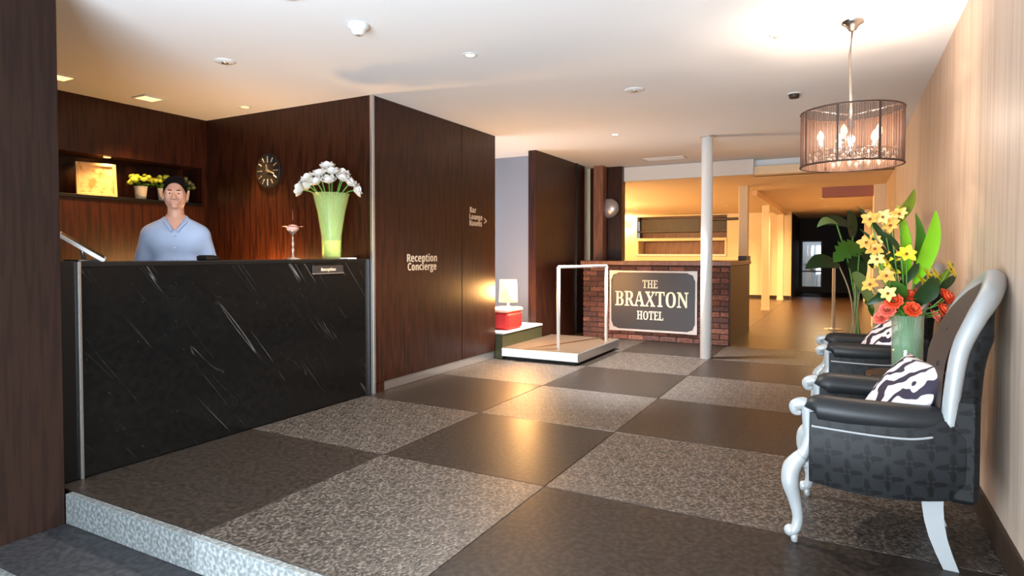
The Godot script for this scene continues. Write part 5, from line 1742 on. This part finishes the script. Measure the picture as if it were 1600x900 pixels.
func person() -> void:
	# local: facing +z, feet at y = 0
	var p := thing("person", "dark haired man in a light blue shirt standing behind the desk", "person", P(-3.475, 2.275, 0), atan2(3.40, 2.23) - 0.08)
	var skin := mb()
	# head on a fine grid
	var hd := field_new(Vector3(-0.10, 1.50, -0.12), Vector3(0.10, 1.83, 0.14), 0.0045)
	bone(hd, Vector3(0, 1.70, -0.012), Vector3(0, 1.71, -0.02), 0.083, 0.086, 0.02, Vector3(0.90, 1.0, 1.10))
	bone(hd, Vector3(0, 1.66, 0.022), Vector3(0, 1.604, 0.058), 0.058, 0.026, 0.04)
	bone(hd, Vector3(-0.034, 1.632, 0.015), Vector3(0.034, 1.632, 0.015), 0.029, 0.029, 0.03)
	bone(hd, Vector3(0, 1.69, 0.088), Vector3(0, 1.655, 0.108), 0.008, 0.014, 0.012)
	bone(hd, Vector3(-0.012, 1.652, 0.094), Vector3(0.012, 1.652, 0.094), 0.009, 0.009, 0.008)
	bone(hd, Vector3(-0.045, 1.705, 0.072), Vector3(0.045, 1.705, 0.072), 0.012, 0.012, 0.02)
	bone(hd, Vector3(-0.04, 1.662, 0.062), Vector3(0.04, 1.662, 0.062), 0.022, 0.022, 0.03)
	bone(hd, Vector3(-0.018, 1.622, 0.083), Vector3(0.018, 1.622, 0.083), 0.009, 0.009, 0.012)
	carve(hd, Vector3(-0.031, 1.688, 0.098), Vector3(0.017, 0.010, 0.017))
	carve(hd, Vector3(0.031, 1.688, 0.098), Vector3(0.017, 0.010, 0.017))
	for s in [1.0, -1.0]:
		bone(hd, Vector3(s * 0.080, 1.70, -0.012), Vector3(s * 0.080, 1.655, -0.004), 0.014, 0.009, 0.01, Vector3(0.55, 1.0, 1.0))
	bone(hd, Vector3(0, 1.62, -0.02), Vector3(0, 1.48, -0.035), 0.052, 0.058, 0.03)
	nets(hd, skin)
	# body on a coarse grid
	var arms := []
	for s in [1.0, -1.0]:
		arms.append([Vector3(s * 0.163, 1.385, -0.02), Vector3(s * 0.238, 1.13, -0.05), Vector3(s * 0.19, 0.96, 0.10), Vector3(s * 0.165, 0.92, 0.155)])
	var bd := field_new(Vector3(-0.36, -0.02, -0.22), Vector3(0.36, 1.56, 0.34), 0.013)
	body_bones(bd, arms, 0.0)
	for s in 2:
		bone(bd, arms[s][1], arms[s][2], 0.036, 0.026, 0.02)
		bone(bd, arms[s][2], arms[s][3], 0.026, 0.030, 0.02)
	nets(bd, skin)
	# hands with five fingers each
	for s in 2:
		var sg: float = [1.0, -1.0][s]
		var w: Vector3 = arms[s][2]
		var fwd: Vector3 = (arms[s][3] - w).normalized()
		var side := fwd.cross(Vector3.UP).normalized() * -1.0
		var dn := side.cross(fwd).normalized()
		if dn.y > 0: dn = -dn
		var hf := field_new(w + fwd * 0.07 - Vector3(0.12, 0.12, 0.12), w + fwd * 0.07 + Vector3(0.12, 0.12, 0.12), 0.005)
		var palm := w + fwd * 0.05
		bone(hf, w, palm + fwd * 0.03, 0.024, 0.028, 0.02)
		for k in 4:
			var o := (k - 1.5) * 0.020
			var len: float = [0.070, 0.080, 0.076, 0.060][k]
			var k0 := palm + fwd * 0.045 + side * o
			var k1 := k0 + fwd * len * 0.5 + dn * 0.008
			var k2 := k0 + fwd * len * 0.85 + dn * 0.032
			bone(hf, palm + side * o * 0.7, k0, 0.014, 0.0105, 0.012)
			bone(hf, k0, k1, 0.010, 0.009, 0.004)
			bone(hf, k1, k2, 0.009, 0.0075, 0.004)
		var th0 := palm - fwd * 0.01 + Vector3(-sg, 0, 0) * 0.026
		bone(hf, th0, th0 + fwd * 0.035 + Vector3(-sg, 0, 0) * 0.022, 0.013, 0.010, 0.008)
		bone(hf, th0 + fwd * 0.035 + Vector3(-sg, 0, 0) * 0.022, th0 + fwd * 0.062 + Vector3(-sg, 0, 0) * 0.02 + dn * 0.01, 0.010, 0.008, 0.004)
		nets(hf, skin)
	obj("body", fin(skin), M.skin, p)
	# shirt: the same figure a little larger, open at the neck, sleeves to below the elbow
	var sh := field_new(Vector3(-0.36, 0.86, -0.22), Vector3(0.36, 1.58, 0.30), 0.013)
	body_bones(sh, arms, 0.013)
	for s in 2:
		bone(sh, arms[s][1], arms[s][1].lerp(arms[s][2], 0.6), 0.050, 0.044, 0.02)
	var sn: Vector3i = sh.n
	var sa: PackedFloat32Array = sh.a
	for z in sn.z:
		for y in sn.y:
			for x in sn.x:
				var v: Vector3 = sh.lo + Vector3(x, y, z) * sh.c
				var at := (z * sn.y + y) * sn.x + x
				var hole := 0.066 - Vector2(v.x, v.z + 0.03).length() if v.y > 1.40 else -1.0
				var open := 0.028 - absf(v.x) - (1.47 - v.y) * 0.5 if v.z > 0.0 and v.y > 1.38 else -1.0
				sa[at] = maxf(sa[at], maxf(0.93 - v.y, maxf(hole, open)))
	sh.a = sa
	var st := mb()
	nets(sh, st)
	obj("shirt", fin(st), M.shirt, p)
	st = mb()      # collar
	for s in [1.0, -1.0]:
		var cp := curve([Vector3(0, 1.515, -0.10), Vector3(s * 0.055, 1.515, -0.07), Vector3(s * 0.072, 1.50, -0.02), Vector3(s * 0.058, 1.475, 0.035), Vector3(s * 0.028, 1.435, 0.082), Vector3(s * 0.02, 1.41, 0.10)], 5)
		tube(st, cp, ramp([0.018, 0.018, 0.018, 0.018, 0.013, 0.006], cp.size()), 8, 0.6)
	obj("collar", fin(st), M.shirt, p)
	st = mb(false)
	for k in 5:
		var y := 1.38 - k * 0.085
		ball(st, Vector3(0, y, 0.118 - 0.002 * k), Vector3(0.006, 0.006, 0.004), 8)
	obj("button", fin(st), M.white, p)
	# trousers and shoes
	var tr := field_new(Vector3(-0.24, 0.03, -0.2), Vector3(0.24, 1.02, 0.2), 0.015)
	bone(tr, Vector3(-0.06, 0.93, -0.01), Vector3(0.06, 0.93, -0.01), 0.125, 0.125, 0.03, Vector3(1, 1, 0.85))
	for s in [1.0, -1.0]:
		bone(tr, Vector3(s * 0.085, 0.88, -0.01), Vector3(s * 0.10, 0.48, 0.0), 0.10, 0.075, 0.02)
		bone(tr, Vector3(s * 0.10, 0.48, 0.0), Vector3(s * 0.105, 0.07, -0.02), 0.075, 0.058, 0.02)
	st = mb()
	nets(tr, st)
	obj("trousers", fin(st), M.trousers, p)
	for s in [1.0, -1.0]:
		st = mb()
		ball(st, Vector3(s * 0.11, 0.04, 0.055), Vector3(0.046, 0.04, 0.135), 14)
		obj("shoe", fin(st), M.shoe, p)
	# hair: a cap over the skull cut along the hairline
	var hr := field_new(Vector3(-0.11, 1.60, -0.14), Vector3(0.11, 1.85, 0.12), 0.004)
	bone(hr, Vector3(0, 1.706, -0.018), Vector3(0, 1.718, -0.024), 0.086, 0.087, 0.02, Vector3(0.93, 1.0, 1.10))
	bone(hr, Vector3(-0.045, 1.772, 0.045), Vector3(0.045, 1.778, 0.04), 0.020, 0.024, 0.03)
	bone(hr, Vector3(-0.02, 1.792, 0.035), Vector3(0.03, 1.80, 0.015), 0.020, 0.022, 0.04)
	var hn: Vector3i = hr.n
	var ha: PackedFloat32Array = hr.a
	for z in hn.z:
		for y in hn.y:
			for x in hn.x:
				var v: Vector3 = hr.lo + Vector3(x, y, z) * hr.c
				var at := (z * hn.y + y) * hn.x + x
				ha[at] = maxf(ha[at], (hairline(v) - v.y) * 0.7)
	hr.a = ha
	st = mb()
	nets(hr, st)
	obj("hair", fin(st), M.hair, p)
	# eyes, brows, mouth
	for s in [1.0, -1.0]:
		st = mb()
		ball(st, Vector3(s * 0.031, 1.688, 0.0745), Vector3(0.012, 0.0105, 0.0105), 12)
		var ey := obj("eye", fin(st), M.eye_white, p)
		st = mb()
		ball(st, Vector3(s * 0.030, 1.688, 0.0825), Vector3(0.0055, 0.0055, 0.004), 10)
		obj("iris", fin(st), M.hair, ey)
		st = mb()
		tube(st, curve([Vector3(s * 0.016, 1.709, 0.0885), Vector3(s * 0.032, 1.712, 0.085), Vector3(s * 0.050, 1.706, 0.073)], 4), [0.0045], 6, 0.8)
		obj("brow", fin(st), M.hair, p)
	st = mb()
	tube(st, curve([Vector3(-0.024, 1.626, 0.083), Vector3(-0.008, 1.623, 0.0925), Vector3(0.008, 1.623, 0.0925), Vector3(0.024, 1.626, 0.083)], 4), [0.002, 0.0045, 0.0045, 0.002], 6, 0.8)
	obj("mouth", fin(st), M.lip, p)

func hairline(v: Vector3) -> float:
	var y := lerpf(1.635, 1.672, smoothstep(-0.07, -0.035, v.z))
	y = lerpf(y, 1.69, smoothstep(-0.01, 0.02, v.z))
	return lerpf(y, 1.770 - 9.0 * v.x * v.x, smoothstep(0.018, 0.052, v.z))

func body_bones(f: Dictionary, arms: Array, g: float) -> void:
	bone(f, Vector3(-0.07, 1.34, -0.015), Vector3(0.07, 1.34, -0.015), 0.120 + g, 0.120 + g, 0.05, Vector3(1, 1, 0.82))
	bone(f, Vector3(-0.05, 1.12, 0.0), Vector3(0.05, 1.12, 0.0), 0.118 + g, 0.118 + g, 0.06, Vector3(1, 1, 0.82))
	bone(f, Vector3(-0.05, 0.96, 0.0), Vector3(0.05, 0.96, 0.0), 0.116 + g, 0.116 + g, 0.06, Vector3(1, 1, 0.82))
	bone(f, Vector3(-0.13, 1.392, -0.02), Vector3(0.13, 1.392, -0.02), 0.056 + g, 0.058 + g, 0.05)
	for s in [1.0, -1.0]:
		bone(f, Vector3(s * 0.03, 1.50, -0.04), Vector3(s * 0.145, 1.405, -0.03), 0.042 + g * 0.5, 0.042 + g, 0.05)
	bone(f, Vector3(0, 1.44, -0.03), Vector3(0, 1.53, -0.035), 0.068 + g * 0.4, 0.054 + g * 0.3, 0.04)
	for s in 2:
		bone(f, arms[s][0], arms[s][1], 0.054 + g, 0.040 + g * 1.2, 0.03)
	if g == 0.0:
		for s in [1.0, -1.0]:
			bone(f, Vector3(s * 0.085, 0.88, -0.01), Vector3(s * 0.10, 0.48, 0.0), 0.088, 0.058, 0.03)
			bone(f, Vector3(s * 0.10, 0.48, 0.0), Vector3(s * 0.105, 0.08, -0.02), 0.056, 0.038, 0.03)
			bone(f, Vector3(s * 0.105, 0.05, -0.03), Vector3(s * 0.11, 0.03, 0.13), 0.038, 0.028, 0.02)

# ------------------------------------------------------------------ the entrance behind the camera
func entrance() -> void:
	var z := 0.55 * H + 0.1
	var w := Node3D.new()
	w.name = "wall_entrance"
	add_child(w)
	tag(w, "entrance wall behind the viewer with a wide glazed doorway", "", "", "structure")
	var y0 := -0.31
	for e in [[-3.72, -2.5, y0, CEIL], [-0.1, 0.75, y0, CEIL], [-2.5, -0.1, 2.25, CEIL]]:
		obj("wall_panel", box(Vector3(e[0], e[2], z), Vector3(e[1], e[3], z + 0.15), 0.0), M.wood_left, w)
	obj("wall_panel", box(Vector3(-6.5, y0, z), Vector3(-3.72, CEIL, z + 0.15), 0.0), M.wood_left, w)
	var d := Node3D.new()
	d.name = "door_1"
	add_child(d)
	tag(d, "pair of framed glass entrance doors", "", "", "structure")
	for k in 2:
		var x0 := -2.5 + k * 1.2
		for e in [[0.0, 0.05, y0, 2.25], [1.15, 1.2, y0, 2.25], [0.05, 1.15, y0, y0 + 0.1], [0.05, 1.15, 2.18, 2.25]]:
			obj("door_frame", box(Vector3(x0 + e[0], e[2], z + 0.05), Vector3(x0 + e[1], e[3], z + 0.10), 0.003), M.black, d)
		obj("pane", box(Vector3(x0 + 0.05, y0 + 0.1, z + 0.07), Vector3(x0 + 1.15, 2.18, z + 0.08), 0.0), M.glass, d)
		obj("door_handle", box(Vector3(x0 + (1.08 if k == 0 else 0.07), 0.6, z + 0.0), Vector3(x0 + (1.11 if k == 0 else 0.10), 1.2, z + 0.02), 0.005), M.steel, d)
	# uplighter beside the doors
	var l := thing("uplighter", "tall steel uplighter standing beside the entrance doors", "lamp", Vector3(-2.75, y0, 0.45))
	var st := mb()
	lathe(st, [Vector2(0, 0), Vector2(0.15, 0), Vector2(0.15, 0.02), Vector2(0.02, 0.035), Vector2(0.014, 0.06), Vector2(0.014, 1.90), Vector2(0, 1.90)], Vector3.ZERO, 24)
	obj("pole", fin(st), M.steel, l)
	st = mb()
	lathe(st, [Vector2(0, 1.89), Vector2(0.06, 1.90), Vector2(0.16, 1.98), Vector2(0.19, 2.06), Vector2(0.185, 2.06), Vector2(0.15, 1.985), Vector2(0.05, 1.915), Vector2(0, 1.91)], Vector3.ZERO, 32)
	obj("bowl", fin(st), M.white, l)
	st = mb()
	ball(st, Vector3(0, 1.985, 0), Vector3(0.04, 0.05, 0.04), 12)
	obj("bulb", fin(st), M.lamp_white, l)
	omni(Vector3(0, 1.985, 0), Color(0.84, 0.93, 1.0), UP, 0.04, l)
